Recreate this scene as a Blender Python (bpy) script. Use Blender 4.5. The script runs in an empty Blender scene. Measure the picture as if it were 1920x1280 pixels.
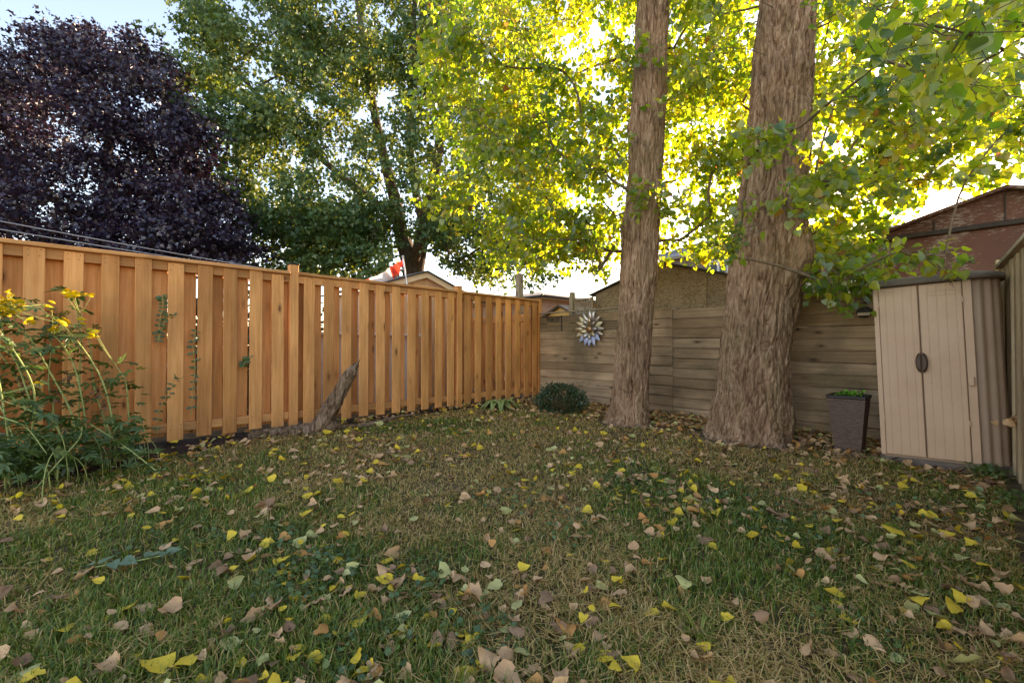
import bpy, bmesh, math, random
import numpy as np
from mathutils import Vector, Matrix, Euler

rng = np.random.default_rng(7)
random.seed(7)
SC = bpy.context.scene
COL = SC.collection
R = math.radians

# ------------------------------------------------------------------ camera, sky, sun, exposure
F = 820.0            # focal length in photograph pixels (1920 wide)
HZ = 648.6           # horizon row of the photograph
CAMZ = 1.0
cam_d = bpy.data.cameras.new('camera')
cam = bpy.data.objects.new('camera', cam_d)
COL.objects.link(cam)
cam.location = (0, 0, CAMZ)
cam.rotation_euler = (R(90.0) + math.atan((HZ - 640) / F), 0, 0)
cam_d.sensor_width = 36.0
cam_d.lens = F / 1920 * 36.0
cam_d.clip_start = 0.02
cam_d.clip_end = 2000
SC.camera = cam

SUN_EL, SUN_AZ = R(14.0), R(38.0)      # azimuth clockwise from +Y
sunv = Vector((math.sin(SUN_AZ) * math.cos(SUN_EL), math.cos(SUN_AZ) * math.cos(SUN_EL), math.sin(SUN_EL)))
W = bpy.data.worlds.new('World')
SC.world = W
W.use_nodes = True
wn = W.node_tree.nodes
wl = W.node_tree.links
sky = wn.new('ShaderNodeTexSky')
sky.sky_type = 'NISHITA'
sky.sun_disc = False
sky.sun_elevation = SUN_EL
sky.sun_rotation = SUN_AZ
sky.air_density = 1.0
sky.dust_density = 0.3
sky.ozone_density = 1.4
bgn = wn['Background']
bgn.inputs['Strength'].default_value = 0.15
wl.new(sky.outputs[0], bgn.inputs[0])

sd = bpy.data.lights.new('sun', 'SUN')
sd.energy = 5.0
sd.angle = R(0.53)
sd.color = (1.0, 0.86, 0.66)
sun = bpy.data.objects.new('sun', sd)
COL.objects.link(sun)
sun.rotation_euler = (-sunv).to_track_quat('-Z', 'Y').to_euler()
sun.location = sunv * 30

SC.view_settings.view_transform = 'Standard'
SC.view_settings.look = 'None'
SC.view_settings.exposure = 2.1
SC.view_settings.gamma = 1.0
SC.view_settings.use_curve_mapping = False
SC.view_settings.use_white_balance = True
SC.view_settings.white_balance_temperature = 8100
SC.view_settings.white_balance_tint = 24
SC.render.engine = 'CYCLES'
cy = SC.cycles
cy.max_bounces = 8
cy.diffuse_bounces = 5
cy.glossy_bounces = 3
cy.transmission_bounces = 6
cy.transparent_max_bounces = 8
cy.caustics_reflective = False
cy.caustics_refractive = False
cy.sample_clamp_indirect = 6.0
cy.use_denoising = True

# ------------------------------------------------------------------ helpers
def pix(px, py, Y):
    return np.array([(px - 960) / F * Y, Y, CAMZ + (HZ - py) / F * Y])

C0 = np.array([0.52, 8.6])                       # yard corner
UL = np.array([-0.7011, -0.7131])                # left fence, corner towards near left
NL = np.array([0.7131, -0.7011])                 # left fence, towards the yard
V = np.array([0.6843, -0.7292])                  # back fence, corner towards near right
NB = np.array([0.7292, 0.6843])                  # back fence, away from the yard

def _hash(ix, iy, iz, seed):
    n = (ix * 374761393 + iy * 668265263 + iz * 1274126177 + seed * 974634777) & 0xffffffff
    n = ((n ^ (n >> 13)) * 1274126177) & 0xffffffff
    n = (n ^ (n >> 16)) & 0xffffffff
    return n / 4294967295.0

def vnoise(p, seed=0):
    p = np.asarray(p, float)
    i = np.floor(p).astype(np.int64)
    f = p - i
    f = f * f * (3 - 2 * f)
    x, y, z = i[:, 0], i[:, 1], i[:, 2]
    fx, fy, fz = f[:, 0], f[:, 1], f[:, 2]
    def h(a, b, c): return _hash(x + a, y + b, z + c, seed)
    c00 = h(0, 0, 0) * (1 - fx) + h(1, 0, 0) * fx
    c10 = h(0, 1, 0) * (1 - fx) + h(1, 1, 0) * fx
    c01 = h(0, 0, 1) * (1 - fx) + h(1, 0, 1) * fx
    c11 = h(0, 1, 1) * (1 - fx) + h(1, 1, 1) * fx
    return (c00 * (1 - fy) + c10 * fy) * (1 - fz) + (c01 * (1 - fy) + c11 * fy) * fz

def fbm(p, oct=3, seed=0):
    p = np.asarray(p, float)
    s, a, t = 0.0, 1.0, 0.0
    for k in range(oct):
        s = s + a * vnoise(p * (2.03 ** k) + 17.3 * k, seed + k)
        t += a
        a *= 0.5
    return s / t

def n2(x, y, scale, seed=0, oct=2):
    x = np.atleast_1d(np.asarray(x, float)); y = np.atleast_1d(np.asarray(y, float))
    return fbm(np.stack([x * scale, y * scale, np.zeros_like(x)], 1), oct, seed)

def gz(x, y):
    x = np.atleast_1d(np.asarray(x, float)); y = np.atleast_1d(np.asarray(y, float))
    s = (x - C0[0]) * V[0] + (y - C0[1]) * V[1]
    z = -0.015 - 0.011 * np.clip(s, 0, 7)
    near = np.exp(-((x ** 2 + (y - 5) ** 2) / 120.0))
    return z + near * (0.05 * (n2(x, y, 0.8, 3) - 0.5) + 0.03 * (n2(x, y, 2.7, 5) - 0.5))

def g1(x, y):
    return float(gz(x, y)[0])

def onback(px, py, d=0.0):
    """pixel -> (s, z, Y) on the vertical plane parallel to the back fence, d metres behind it"""
    rx, rz = (px - 960) / F, (HZ - py) / F
    k = (C0 @ NB + d) / (rx * NB[0] + NB[1])
    p = np.array([k * rx, k])
    return (p - C0) @ V, CAMZ + k * rz, k

def onleft(px, py, d=0.0):
    """pixel -> (t, z, Y) on the vertical plane parallel to the left fence, d metres towards the yard"""
    rx, rz = (px - 960) / F, (HZ - py) / F
    k = (C0 @ NL + d) / (rx * NL[0] + NL[1])
    p = np.array([k * rx, k])
    return (p - C0) @ UL, CAMZ + k * rz, k

def mesh_np(name, verts, faces, mat=None, attrs=None, smooth=False):
    """faces: list of (M,k) int arrays (any k per array)"""
    me = bpy.data.meshes.new(name)
    verts = np.asarray(verts, np.float32)
    if isinstance(faces, np.ndarray): faces = [faces]
    faces = [np.asarray(f, np.int32) for f in faces if len(f)]
    me.vertices.add(len(verts))
    me.vertices.foreach_set('co', verts.ravel())
    tot = np.concatenate([np.full(len(f), f.shape[1], np.int32) for f in faces])
    idx = np.concatenate([f.ravel() for f in faces])
    start = np.concatenate([[0], np.cumsum(tot)[:-1]]).astype(np.int32)
    me.loops.add(len(idx))
    me.loops.foreach_set('vertex_index', idx)
    me.polygons.add(len(tot))
    me.polygons.foreach_set('loop_start', start)
    me.polygons.foreach_set('loop_total', tot)
    if attrs:
        for k, v in attrs.items():
            a = me.attributes.new(k, 'FLOAT', 'POINT')
            a.data.foreach_set('value', np.asarray(v, np.float32))
    me.update(calc_edges=True)
    me.validate()
    if smooth:
        me.polygons.foreach_set('use_smooth', np.ones(len(tot), bool))
    if mat: me.materials.append(mat)
    return me

def ob(name, me, parent=None, loc=(0, 0, 0), rot=(0, 0, 0), scale=(1, 1, 1)):
    o = bpy.data.objects.new(name, me)
    COL.objects.link(o)
    if parent is not None: o.parent = parent
    o.location = [float(v) for v in loc]
    o.rotation_euler = rot
    o.scale = scale
    return o

def tag(o, label, cat, group=None):
    o['label'] = label
    o['category'] = cat
    if group: o['group'] = group
    return o

def thing(name, label, cat, loc=(0, 0, 0), rotz=0.0, group=None):
    o = ob(name, None, None, loc, (0, 0, rotz))
    o.empty_display_size = 0.2
    return tag(o, label, cat, group)

def setting(name, me, kind='structure', parent=None):
    o = ob(name, me, parent)
    if parent is None or kind == 'stuff': o['kind'] = kind
    return o

_boxcache = {}
def box_mesh(sx, sy, sz, mat, bev=0.003, name='box'):
    """box centred in x,y and standing on z=0"""
    key = (round(sx, 4), round(sy, 4), round(sz, 4), mat.name, bev)
    if key in _boxcache: return _boxcache[key]
    bm = bmesh.new()
    bmesh.ops.create_cube(bm, size=1.0)
    for v in bm.verts:
        v.co = (v.co.x * sx, v.co.y * sy, (v.co.z + 0.5) * sz)
    if bev > 0:
        bmesh.ops.bevel(bm, geom=bm.edges[:], offset=min(bev, 0.3 * min(sx, sy, sz)), segments=1, affect='EDGES')
    me = bpy.data.meshes.new(name)
    bm.to_mesh(me); bm.free()
    me.materials.append(mat)
    _boxcache[key] = me
    return me

def box(name, parent, x, y, z, sx, sy, sz, mat, bev=0.003, rot=(0, 0, 0)):
    return ob(name, box_mesh(sx, sy, sz, mat, bev, name), parent, (x, y, z), rot)

def prism_mesh(name, poly, y0, y1, mat, bev=0.0):
    """polygon in x,z extruded from y0 to y1"""
    n = len(poly)
    vs = [(p[0], y0, p[1]) for p in poly] + [(p[0], y1, p[1]) for p in poly]
    bm = bmesh.new()
    bv = [bm.verts.new(v) for v in vs]
    bm.faces.new(bv[:n]); bm.faces.new(bv[n:][::-1])
    for i in range(n):
        j = (i + 1) % n
        bm.faces.new((bv[j], bv[i], bv[n + i], bv[n + j]))
    bmesh.ops.recalc_face_normals(bm, faces=bm.faces[:])
    if bev: bmesh.ops.bevel(bm, geom=bm.edges[:], offset=bev, segments=1, affect='EDGES')
    me = bpy.data.meshes.new(name)
    bm.to_mesh(me); bm.free()
    me.materials.append(mat)
    return me

def frames(path):
    path = np.asarray(path, float)
    t = np.gradient(path, axis=0)
    t /= np.linalg.norm(t, axis=1)[:, None] + 1e-12
    a = np.zeros_like(t); b = np.zeros_like(t)
    ref = np.array([1.0, 0, 0]) if abs(t[0, 0]) < 0.8 else np.array([0, 1.0, 0])
    for i in range(len(t)):
        ref = ref - t[i] * (ref @ t[i])
        ref /= np.linalg.norm(ref) + 1e-12
        a[i] = ref
        b[i] = np.cross(t[i], ref)
    return t, a, b

def tube(path, radii, seg=8, cap=True):
    path = np.asarray(path, float)
    n = len(path)
    radii = np.broadcast_to(np.asarray(radii, float), (n,))
    t, a, b = frames(path)
    th = np.linspace(0, 2 * np.pi, seg, endpoint=False)
    vs = path[:, None, :] + radii[:, None, None] * (np.cos(th)[None, :, None] * a[:, None, :] + np.sin(th)[None, :, None] * b[:, None, :])
    vs = vs.reshape(-1, 3)
    i = np.arange(n - 1)[:, None] * seg
    k = np.arange(seg)[None, :]
    k2 = (k + 1) % seg
    q = np.stack([(i + k), (i + k2), (i + seg + k2), (i + seg + k)], -1).reshape(-1, 4)
    fs = [q]
    if cap:
        vs = np.vstack([vs, path[:1], path[-1:]])
        c0, c1 = n * seg, n * seg + 1
        kk = np.arange(seg); k3 = (kk + 1) % seg
        fs.append(np.stack([np.full(seg, c0), k3, kk], 1))
        o = (n - 1) * seg
        fs.append(np.stack([np.full(seg, c1), o + kk, o + k3], 1))
    return vs, fs

def join_np(parts):
    vs, by, off = [], {}, 0
    for v, fs in parts:
        vs.append(v)
        for f in fs:
            by.setdefault(f.shape[1], []).append(f + off)
        off += len(v)
    return np.vstack(vs), [np.vstack(f) for f in by.values()]

def bez(p0, p1, p2, n=8):
    t = np.linspace(0, 1, n)[:, None]
    return (1 - t) ** 2 * np.asarray(p0) + 2 * t * (1 - t) * np.asarray(p1) + t ** 2 * np.asarray(p2)

def smooth_path(pts, n=24):
    pts = np.asarray(pts, float)
    P = np.vstack([2 * pts[0] - pts[1], pts, 2 * pts[-1] - pts[-2]])
    out = []
    m = len(pts) - 1
    per = max(2, n // m)
    for i in range(m):
        p0, p1, p2, p3 = P[i], P[i + 1], P[i + 2], P[i + 3]
        for t in np.linspace(0, 1, per, endpoint=False):
            out.append(0.5 * ((2 * p1) + (-p0 + p2) * t + (2 * p0 - 5 * p1 + 4 * p2 - p3) * t * t + (-p0 + 3 * p1 - 3 * p2 + p3) * t ** 3))
    out.append(pts[-1])
    return np.array(out)

# ------------------------------------------------------------------ materials
def new_mat(name):
    m = bpy.data.materials.new(name)
    m.use_nodes = True
    nt = m.node_tree
    b = nt.nodes['Principled BSDF']
    return m, nt, b

def nd(nt, t, **kw):
    n = nt.nodes.new(t)
    for k, v in kw.items():
        setattr(n, k, v)
    return n

def ramp(nt, stops, interp='LINEAR'):
    r = nt.nodes.new('ShaderNodeValToRGB')
    r.color_ramp.interpolation = interp
    e = r.color_ramp.elements
    while len(e) > 1: e.remove(e[-1])
    e[0].position = stops[0][0]; e[0].color = (*stops[0][1], 1)
    for p, c in stops[1:]:
        x = e.new(p); x.color = (*c, 1)
    return r

def mixc(nt, fac, a, b, mode='MIX'):
    m = nt.nodes.new('ShaderNodeMix')
    m.data_type = 'RGBA'; m.blend_type = mode
    for sock, v in ((0, fac), (6, a), (7, b)):
        if hasattr(v, 'links') or hasattr(v, 'is_linked'):
            nt.links.new(v, m.inputs[sock])
        elif sock == 0: m.inputs[0].default_value = v
        else: m.inputs[sock].default_value = (*v, 1)
    return m.outputs[2]

def noise(nt, vec, scale, detail=3, rough=0.55, dist=0.0):
    n = nt.nodes.new('ShaderNodeTexNoise')
    n.inputs['Scale'].default_value = scale
    n.inputs['Detail'].default_value = detail
    n.inputs['Roughness'].default_value = rough
    n.inputs['Distortion'].default_value = dist
    if vec is not None: nt.links.new(vec, n.inputs['Vector'])
    return n.outputs['Fac']

def bump(nt, b, h, strength=0.4, dist=0.01):
    n = nt.nodes.new('ShaderNodeBump')
    n.inputs['Strength'].default_value = strength
    n.inputs['Distance'].default_value = dist
    nt.links.new(h, n.inputs['Height'])
    nt.links.new(n.outputs[0], b.inputs['Normal'])
    return n

def objvec(nt, scale, rnd=30.0, pos=False):
    tc = nt.nodes.new('ShaderNodeTexCoord')
    src = tc.outputs['Object']
    if pos:
        ge = nt.nodes.new('ShaderNodeNewGeometry'); src = ge.outputs['Position']
    mp = nt.nodes.new('ShaderNodeMapping')
    mp.inputs['Scale'].default_value = scale
    nt.links.new(src, mp.inputs['Vector'])
    if rnd:
        oi = nt.nodes.new('ShaderNodeObjectInfo')
        mu = nt.nodes.new('ShaderNodeVectorMath'); mu.operation = 'SCALE'
        mu.inputs[0].default_value = (rnd, rnd * 1.7, rnd * 0.6)
        nt.links.new(oi.outputs['Random'], mu.inputs['Scale'])
        ad = nt.nodes.new('ShaderNodeVectorMath'); ad.operation = 'ADD'
        nt.links.new(mp.outputs[0], ad.inputs[0]); nt.links.new(mu.outputs[0], ad.inputs[1])
        return ad.outputs[0], oi.outputs['Random']
    return mp.outputs[0], None

def wood_mat(name, dark, mid, light, axis='z', knot=(0.10, 0.045, 0.02), stain=None, stain_amt=0.0, rough=0.75, hue_var=0.25):
    m, nt, b = new_mat(name)
    L = nt.links
    along, across = 1.6, 34.0
    sc = {'z': (across, across, along), 'x': (along, across, across)}[axis]
    vec, rnd = objvec(nt, sc)
    n1 = noise(nt, vec, 1.0, 6, 0.65, 0.6)
    col = ramp(nt, [(0.25, dark), (0.5, mid), (0.78, light)])
    L.new(n1, col.inputs[0])
    out = col.outputs[0]
    # slower colour drift along each board
    sc2 = {'z': (4, 4, 1.3), 'x': (1.3, 4, 4)}[axis]
    vec2, _ = objvec(nt, sc2)
    n2_ = noise(nt, vec2, 1.0, 3, 0.5)
    r2 = ramp(nt, [(0.3, (0.72, 0.70, 0.68)), (0.7, (1.15, 1.14, 1.12))])
    L.new(n2_, r2.inputs[0])
    out = mixc(nt, 1.0, out, r2.outputs[0], 'MULTIPLY')
    # board to board difference
    rv = ramp(nt, [(0.0, (1 - hue_var, 1 - hue_var * 1.15, 1 - hue_var * 1.3)), (0.5, (1, 1, 1)), (1.0, (1 + hue_var * 0.5, 1 + hue_var * 0.55, 1 + hue_var * 0.7))])
    L.new(rnd, rv.inputs[0])
    out = mixc(nt, 1.0, out, rv.outputs[0], 'MULTIPLY')
    # knots
    sc3 = {'z': (9, 9, 3.2), 'x': (3.2, 9, 9)}[axis]
    vec3, _ = objvec(nt, sc3, 11.0)
    vo = nd(nt, 'ShaderNodeTexVoronoi'); vo.inputs['Scale'].default_value = 1.0
    L.new(vec3, vo.inputs['Vector'])
    kr = ramp(nt, [(0.09, (1, 1, 1)), (0.15, (0.4, 0.4, 0.4)), (0.30, (0, 0, 0))])
    L.new(vo.outputs['Distance'], kr.inputs[0])
    sk_ = nd(nt, 'ShaderNodeSeparateColor'); L.new(vo.outputs['Color'], sk_.inputs[0])
    gt_ = nd(nt, 'ShaderNodeMath', operation='GREATER_THAN'); L.new(sk_.outputs[0], gt_.inputs[0]); gt_.inputs[1].default_value = 0.62
    km = nd(nt, 'ShaderNodeMath', operation='MULTIPLY'); L.new(kr.outputs[0], km.inputs[0]); L.new(gt_.outputs[0], km.inputs[1])
    out = mixc(nt, km.outputs[0], out, knot)
    if stain is not None:
        vs, _ = objvec(nt, (1, 1, 1), 0, pos=True)
        sn = noise(nt, vs, 1.1, 5, 0.6, 0.4)
        sr = ramp(nt, [(0.42, (0, 0, 0)), (0.68, (stain_amt,) * 3)])
        L.new(sn, sr.inputs[0])
        out = mixc(nt, sr.outputs[0], out, stain)
    L.new(out, b.inputs['Base Color'])
    b.inputs['Roughness'].default_value = rough
    b.inputs['Specular IOR Level'].default_value = 0.25
    bump(nt, b, n1, 0.35, 0.004)
    return m

def noisy_mat(name, stops, scale, rough=0.8, bump_s=0.3, bump_d=0.01, detail=5, dist=0.0, spec=0.3, metal=0.0, stretch=(1, 1, 1), pos=False, rnd=20.0):
    m, nt, b = new_mat(name)
    vec, _ = objvec(nt, stretch, 0 if pos else rnd, pos)
    n1 = noise(nt, vec, scale, detail, 0.6, dist)
    c = ramp(nt, stops)
    nt.links.new(n1, c.inputs[0])
    nt.links.new(c.outputs[0], b.inputs['Base Color'])
    b.inputs['Roughness'].default_value = rough
    b.inputs['Specular IOR Level'].default_value = spec
    b.inputs['Metallic'].default_value = metal
    if bump_s: bump(nt, b, n1, bump_s, bump_d)
    return m

def leaf_mat(name, refl, trans, tmix=0.5, gloss=0.06, rough=0.45):
    m = bpy.data.materials.new(name)
    m.use_nodes = True
    nt = m.node_tree
    for n in list(nt.nodes):
        if n.type != 'OUTPUT_MATERIAL': nt.nodes.remove(n)
    out = [n for n in nt.nodes if n.type == 'OUTPUT_MATERIAL'][0]
    at = nd(nt, 'ShaderNodeAttribute'); at.attribute_name = 'rnd'
    r1 = ramp(nt, refl); r2 = ramp(nt, trans)
    nt.links.new(at.outputs['Fac'], r1.inputs[0]); nt.links.new(at.outputs['Fac'], r2.inputs[0])
    d = nd(nt, 'ShaderNodeBsdfDiffuse'); t = nd(nt, 'ShaderNodeBsdfTranslucent'); g = nd(nt, 'ShaderNodeBsdfGlossy')
    g.inputs['Roughness'].default_value = rough
    nt.links.new(r1.outputs[0], d.inputs[0]); nt.links.new(r2.outputs[0], t.inputs[0])
    m1 = nd(nt, 'ShaderNodeMixShader'); m1.inputs[0].default_value = tmix
    nt.links.new(d.outputs[0], m1.inputs[1]); nt.links.new(t.outputs[0], m1.inputs[2])
    m2 = nd(nt, 'ShaderNodeMixShader'); m2.inputs[0].default_value = gloss
    nt.links.new(m1.outputs[0], m2.inputs[1]); nt.links.new(g.outputs[0], m2.inputs[2])
    nt.links.new(m2.outputs[0], out.inputs['Surface'])
    return m

M = {}
M['cedar'] = wood_mat('new cedar', (0.58, 0.235, 0.072), (0.76, 0.335, 0.115), (0.87, 0.445, 0.175), 'z', knot=(0.20, 0.075, 0.025))
M['cedar_x'] = wood_mat('new cedar rail', (0.52, 0.225, 0.075), (0.66, 0.31, 0.115), (0.76, 0.40, 0.17), 'x', knot=(0.20, 0.075, 0.025))
M['plank'] = wood_mat('weathered plank', (0.28, 0.18, 0.105), (0.48, 0.325, 0.20), (0.64, 0.46, 0.305), 'x', knot=(0.08, 0.05, 0.03), stain=(0.11, 0.085, 0.05), stain_amt=0.75, rough=0.9)
M['pale'] = wood_mat('bleached board', (0.40, 0.29, 0.17), (0.52, 0.39, 0.24), (0.62, 0.48, 0.31), 'z', knot=(0.2, 0.12, 0.06), rough=0.85)
M['pale_x'] = wood_mat('bleached rail', (0.36, 0.29, 0.21), (0.46, 0.38, 0.28), (0.54, 0.45, 0.34), 'x', knot=(0.2, 0.12, 0.06), rough=0.85)
M['oldpost'] = wood_mat('old grey post', (0.24, 0.19, 0.14), (0.34, 0.28, 0.21), (0.42, 0.35, 0.27), 'z', rough=0.9)
M['black'] = noisy_mat('black metal', [(0.3, (0.012, 0.012, 0.012)), (0.7, (0.03, 0.028, 0.026))], 20, 0.5, 0.1, 0.002)
M['ground'] = noisy_mat('thatch soil', [(0.3, (0.04, 0.027, 0.013)), (0.5, (0.10, 0.068, 0.032)), (0.7, (0.20, 0.135, 0.065))], 9.0, 0.95, 0.8, 0.02, 8, pos=True)
M['soil'] = noisy_mat('dark mulch', [(0.3, (0.018, 0.011, 0.008)), (0.55, (0.045, 0.026, 0.018)), (0.75, (0.085, 0.05, 0.034))], 45, 0.95, 1.0, 0.02, 6, pos=True)
M['bark'] = None

def bark_mat(name, c0, c1, c2, green=0.0):
    m, nt, b = new_mat(name)
    vec, _ = objvec(nt, (1, 1, 0.16), 0)
    n1 = noise(nt, vec, 26, 7, 0.65, 0.8)
    col = ramp(nt, [(0.34, c0), (0.47, c1), (0.66, c2)])
    nt.links.new(n1, col.inputs[0])
    vec2, _ = objvec(nt, (1, 1, 0.5), 0)
    n2_ = noise(nt, vec2, 2.2, 4, 0.6)
    r2 = ramp(nt, [(0.35, (0.74, 0.72, 0.66)), (0.65, (1.16, 1.12, 1.1))])
    nt.links.new(n2_, r2.inputs[0])
    out = mixc(nt, 1.0, col.outputs[0], r2.outputs[0], 'MULTIPLY')
    if green:
        n3 = noise(nt, vec2, 3.3, 4, 0.6)
        r3 = ramp(nt, [(0.5, (0, 0, 0)), (0.75, (green,) * 3)])
        nt.links.new(n3, r3.inputs[0])
        out = mixc(nt, r3.outputs[0], out, (0.16, 0.15, 0.06))
    nt.links.new(out, b.inputs['Base Color'])
    b.inputs['Roughness'].default_value = 0.95
    b.inputs['Specular IOR Level'].default_value = 0.15
    bump(nt, b, n1, 1.0, 0.03)
    return m

M['bark'] = bark_mat('cottonwood bark', (0.11, 0.058, 0.032), (0.31, 0.18, 0.108), (0.53, 0.355, 0.235), 0.4)
M['bark_dark'] = bark_mat('maple bark', (0.06, 0.045, 0.032), (0.12, 0.09, 0.065), (0.19, 0.15, 0.11))
M['bark_log'] = bark_mat('log bark', (0.06, 0.036, 0.022), (0.21, 0.135, 0.088), (0.40, 0.28, 0.195))
M['twig'] = noisy_mat('twig', [(0.3, (0.10, 0.065, 0.035)), (0.7, (0.22, 0.15, 0.09))], 30, 0.9, 0.2)

M['cw_leaf'] = leaf_mat('cottonwood leaf',
    [(0.0, (0.05, 0.115, 0.02)), (0.5, (0.10, 0.18, 0.03)), (0.9, (0.17, 0.24, 0.035)), (0.97, (0.30, 0.24, 0.03)), (1.0, (0.25, 0.09, 0.03))],
    [(0.0, (0.18, 0.38, 0.02)), (0.45, (0.52, 0.64, 0.025)), (0.9, (0.86, 0.80, 0.03)), (0.97, (0.80, 0.5, 0.03)), (1.0, (0.5, 0.15, 0.03))], 0.66, 0.07, 0.4)
M['sm_leaf'] = leaf_mat('silver maple leaf',
    [(0.0, (0.028, 0.085, 0.022)), (0.5, (0.065, 0.155, 0.05)), (1.0, (0.16, 0.27, 0.12))],
    [(0.0, (0.10, 0.16, 0.015)), (0.6, (0.22, 0.27, 0.02)), (0.8, (0.45, 0.48, 0.03)), (1.0, (0.75, 0.66, 0.04))], 0.36, 0.045, 0.45)
M['pu_leaf'] = leaf_mat('purple maple leaf',
    [(0.0, (0.014, 0.009, 0.026)), (0.6, (0.034, 0.019, 0.055)), (1.0, (0.075, 0.042, 0.10))],
    [(0.0, (0.03, 0.008, 0.012)), (0.9, (0.05, 0.015, 0.012)), (1.0, (0.30, 0.10, 0.03))], 0.25, 0.09, 0.4)
M['plant'] = leaf_mat('garden plant leaf',
    [(0.0, (0.04, 0.095, 0.022)), (0.6, (0.085, 0.16, 0.038)), (1.0, (0.16, 0.24, 0.06))],
    [(0.0, (0.08, 0.16, 0.02)), (1.0, (0.25, 0.33, 0.05))], 0.3, 0.06)
M['stem'] = noisy_mat('green stem', [(0.3, (0.24, 0.30, 0.08)), (0.7, (0.42, 0.46, 0.17))], 25, 0.6, 0.1)
M['petal'] = noisy_mat('yellow petal', [(0.3, (0.66, 0.46, 0.012)), (0.7, (0.80, 0.62, 0.025))], 40, 0.6, 0.1)
M['box_leaf'] = leaf_mat('boxwood leaf', [(0, (0.02, 0.05, 0.018)), (0.7, (0.04, 0.085, 0.03)), (1, (0.09, 0.14, 0.06))], [(0, (0.05, 0.10, 0.02)), (1, (0.10, 0.18, 0.03))], 0.2, 0.07)
M['hosta'] = leaf_mat('hosta leaf', [(0, (0.13, 0.22, 0.06)), (0.5, (0.25, 0.34, 0.10)), (1, (0.45, 0.48, 0.24))], [(0, (0.2, 0.3, 0.05)), (1, (0.45, 0.5, 0.1))], 0.3, 0.07)
M['bright'] = leaf_mat('bright green leaf', [(0, (0.08, 0.30, 0.02)), (1, (0.16, 0.42, 0.03))], [(0, (0.1, 0.4, 0.02)), (1, (0.2, 0.5, 0.03))], 0.35, 0.06)

def grass_mat():
    m = bpy.data.materials.new('lawn grass')
    m.use_nodes = True
    nt = m.node_tree
    for n in list(nt.nodes):
        if n.type != 'OUTPUT_MATERIAL': nt.nodes.remove(n)
    out = [n for n in nt.nodes if n.type == 'OUTPUT_MATERIAL'][0]
    at = nd(nt, 'ShaderNodeAttribute'); at.attribute_name = 'rnd'
    r1 = ramp(nt, [(0.0, (0.06, 0.13, 0.014)), (0.3, (0.15, 0.24, 0.026)), (0.55, (0.31, 0.30, 0.052)), (0.75, (0.52, 0.31, 0.10)), (1.0, (0.78, 0.52, 0.21))])
    nt.links.new(at.outputs['Fac'], r1.inputs[0])
    d = nd(nt, 'ShaderNodeBsdfDiffuse'); t = nd(nt, 'ShaderNodeBsdfTranslucent')
    nt.links.new(r1.outputs[0], d.inputs[0]); nt.links.new(r1.outputs[0], t.inputs[0])
    mx = nd(nt, 'ShaderNodeMixShader'); mx.inputs[0].default_value = 0.3
    nt.links.new(d.outputs[0], mx.inputs[1]); nt.links.new(t.outputs[0], mx.inputs[2])
    g = nd(nt, 'ShaderNodeBsdfGlossy'); g.inputs['Roughness'].default_value = 0.5
    m2 = nd(nt, 'ShaderNodeMixShader'); m2.inputs[0].default_value = 0.04
    nt.links.new(mx.outputs[0], m2.inputs[1]); nt.links.new(g.outputs[0], m2.inputs[2])
    nt.links.new(m2.outputs[0], out.inputs['Surface'])
    return m
M['grass'] = grass_mat()

FALL = {  # fallen leaf colours: name -> (colour a, colour b, share)
    'yellow': ((0.60, 0.38, 0.02), (0.74, 0.52, 0.06), 0.24),
    'pale green': ((0.34, 0.33, 0.10), (0.52, 0.47, 0.20), 0.10),
    'tan': ((0.42, 0.22, 0.10), (0.72, 0.44, 0.23), 0.42),
    'brown': ((0.17, 0.085, 0.04), (0.38, 0.215, 0.115), 0.16),
    'orange': ((0.42, 0.16, 0.04), (0.58, 0.28, 0.08), 0.08)}
def fallen_mat(name, a, b_):
    m, nt, b = new_mat(name)
    vec, rnd = objvec(nt, (1, 1, 1), 9.0)
    at = nd(nt, 'ShaderNodeAttribute'); at.attribute_name = 'rnd'
    n1 = noise(nt, vec, 38, 4, 0.6)
    c = ramp(nt, [(0.3, a), (0.65, b_)])
    nt.links.new(n1, c.inputs[0])
    o = mixc(nt, 0.5, c.outputs[0], mixc(nt, at.outputs['Fac'], a, b_))
    n3 = noise(nt, vec, 120, 3, 0.6)
    r3 = ramp(nt, [(0.62, (0, 0, 0)), (0.72, (0.7, 0.7, 0.7))])
    nt.links.new(n3, r3.inputs[0])
    o = mixc(nt, r3.outputs[0], o, tuple(x * 0.35 for x in a))
    nt.links.new(o, b.inputs['Base Color'])
    b.inputs['Roughness'].default_value = 0.6
    b.inputs['Specular IOR Level'].default_value = 0.3
    bump(nt, b, n1, 0.4, 0.004)
    return m
for k, (a, b_, s) in FALL.items():
    M['fall ' + k] = fallen_mat(k + ' fallen leaf', a, b_)

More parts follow.
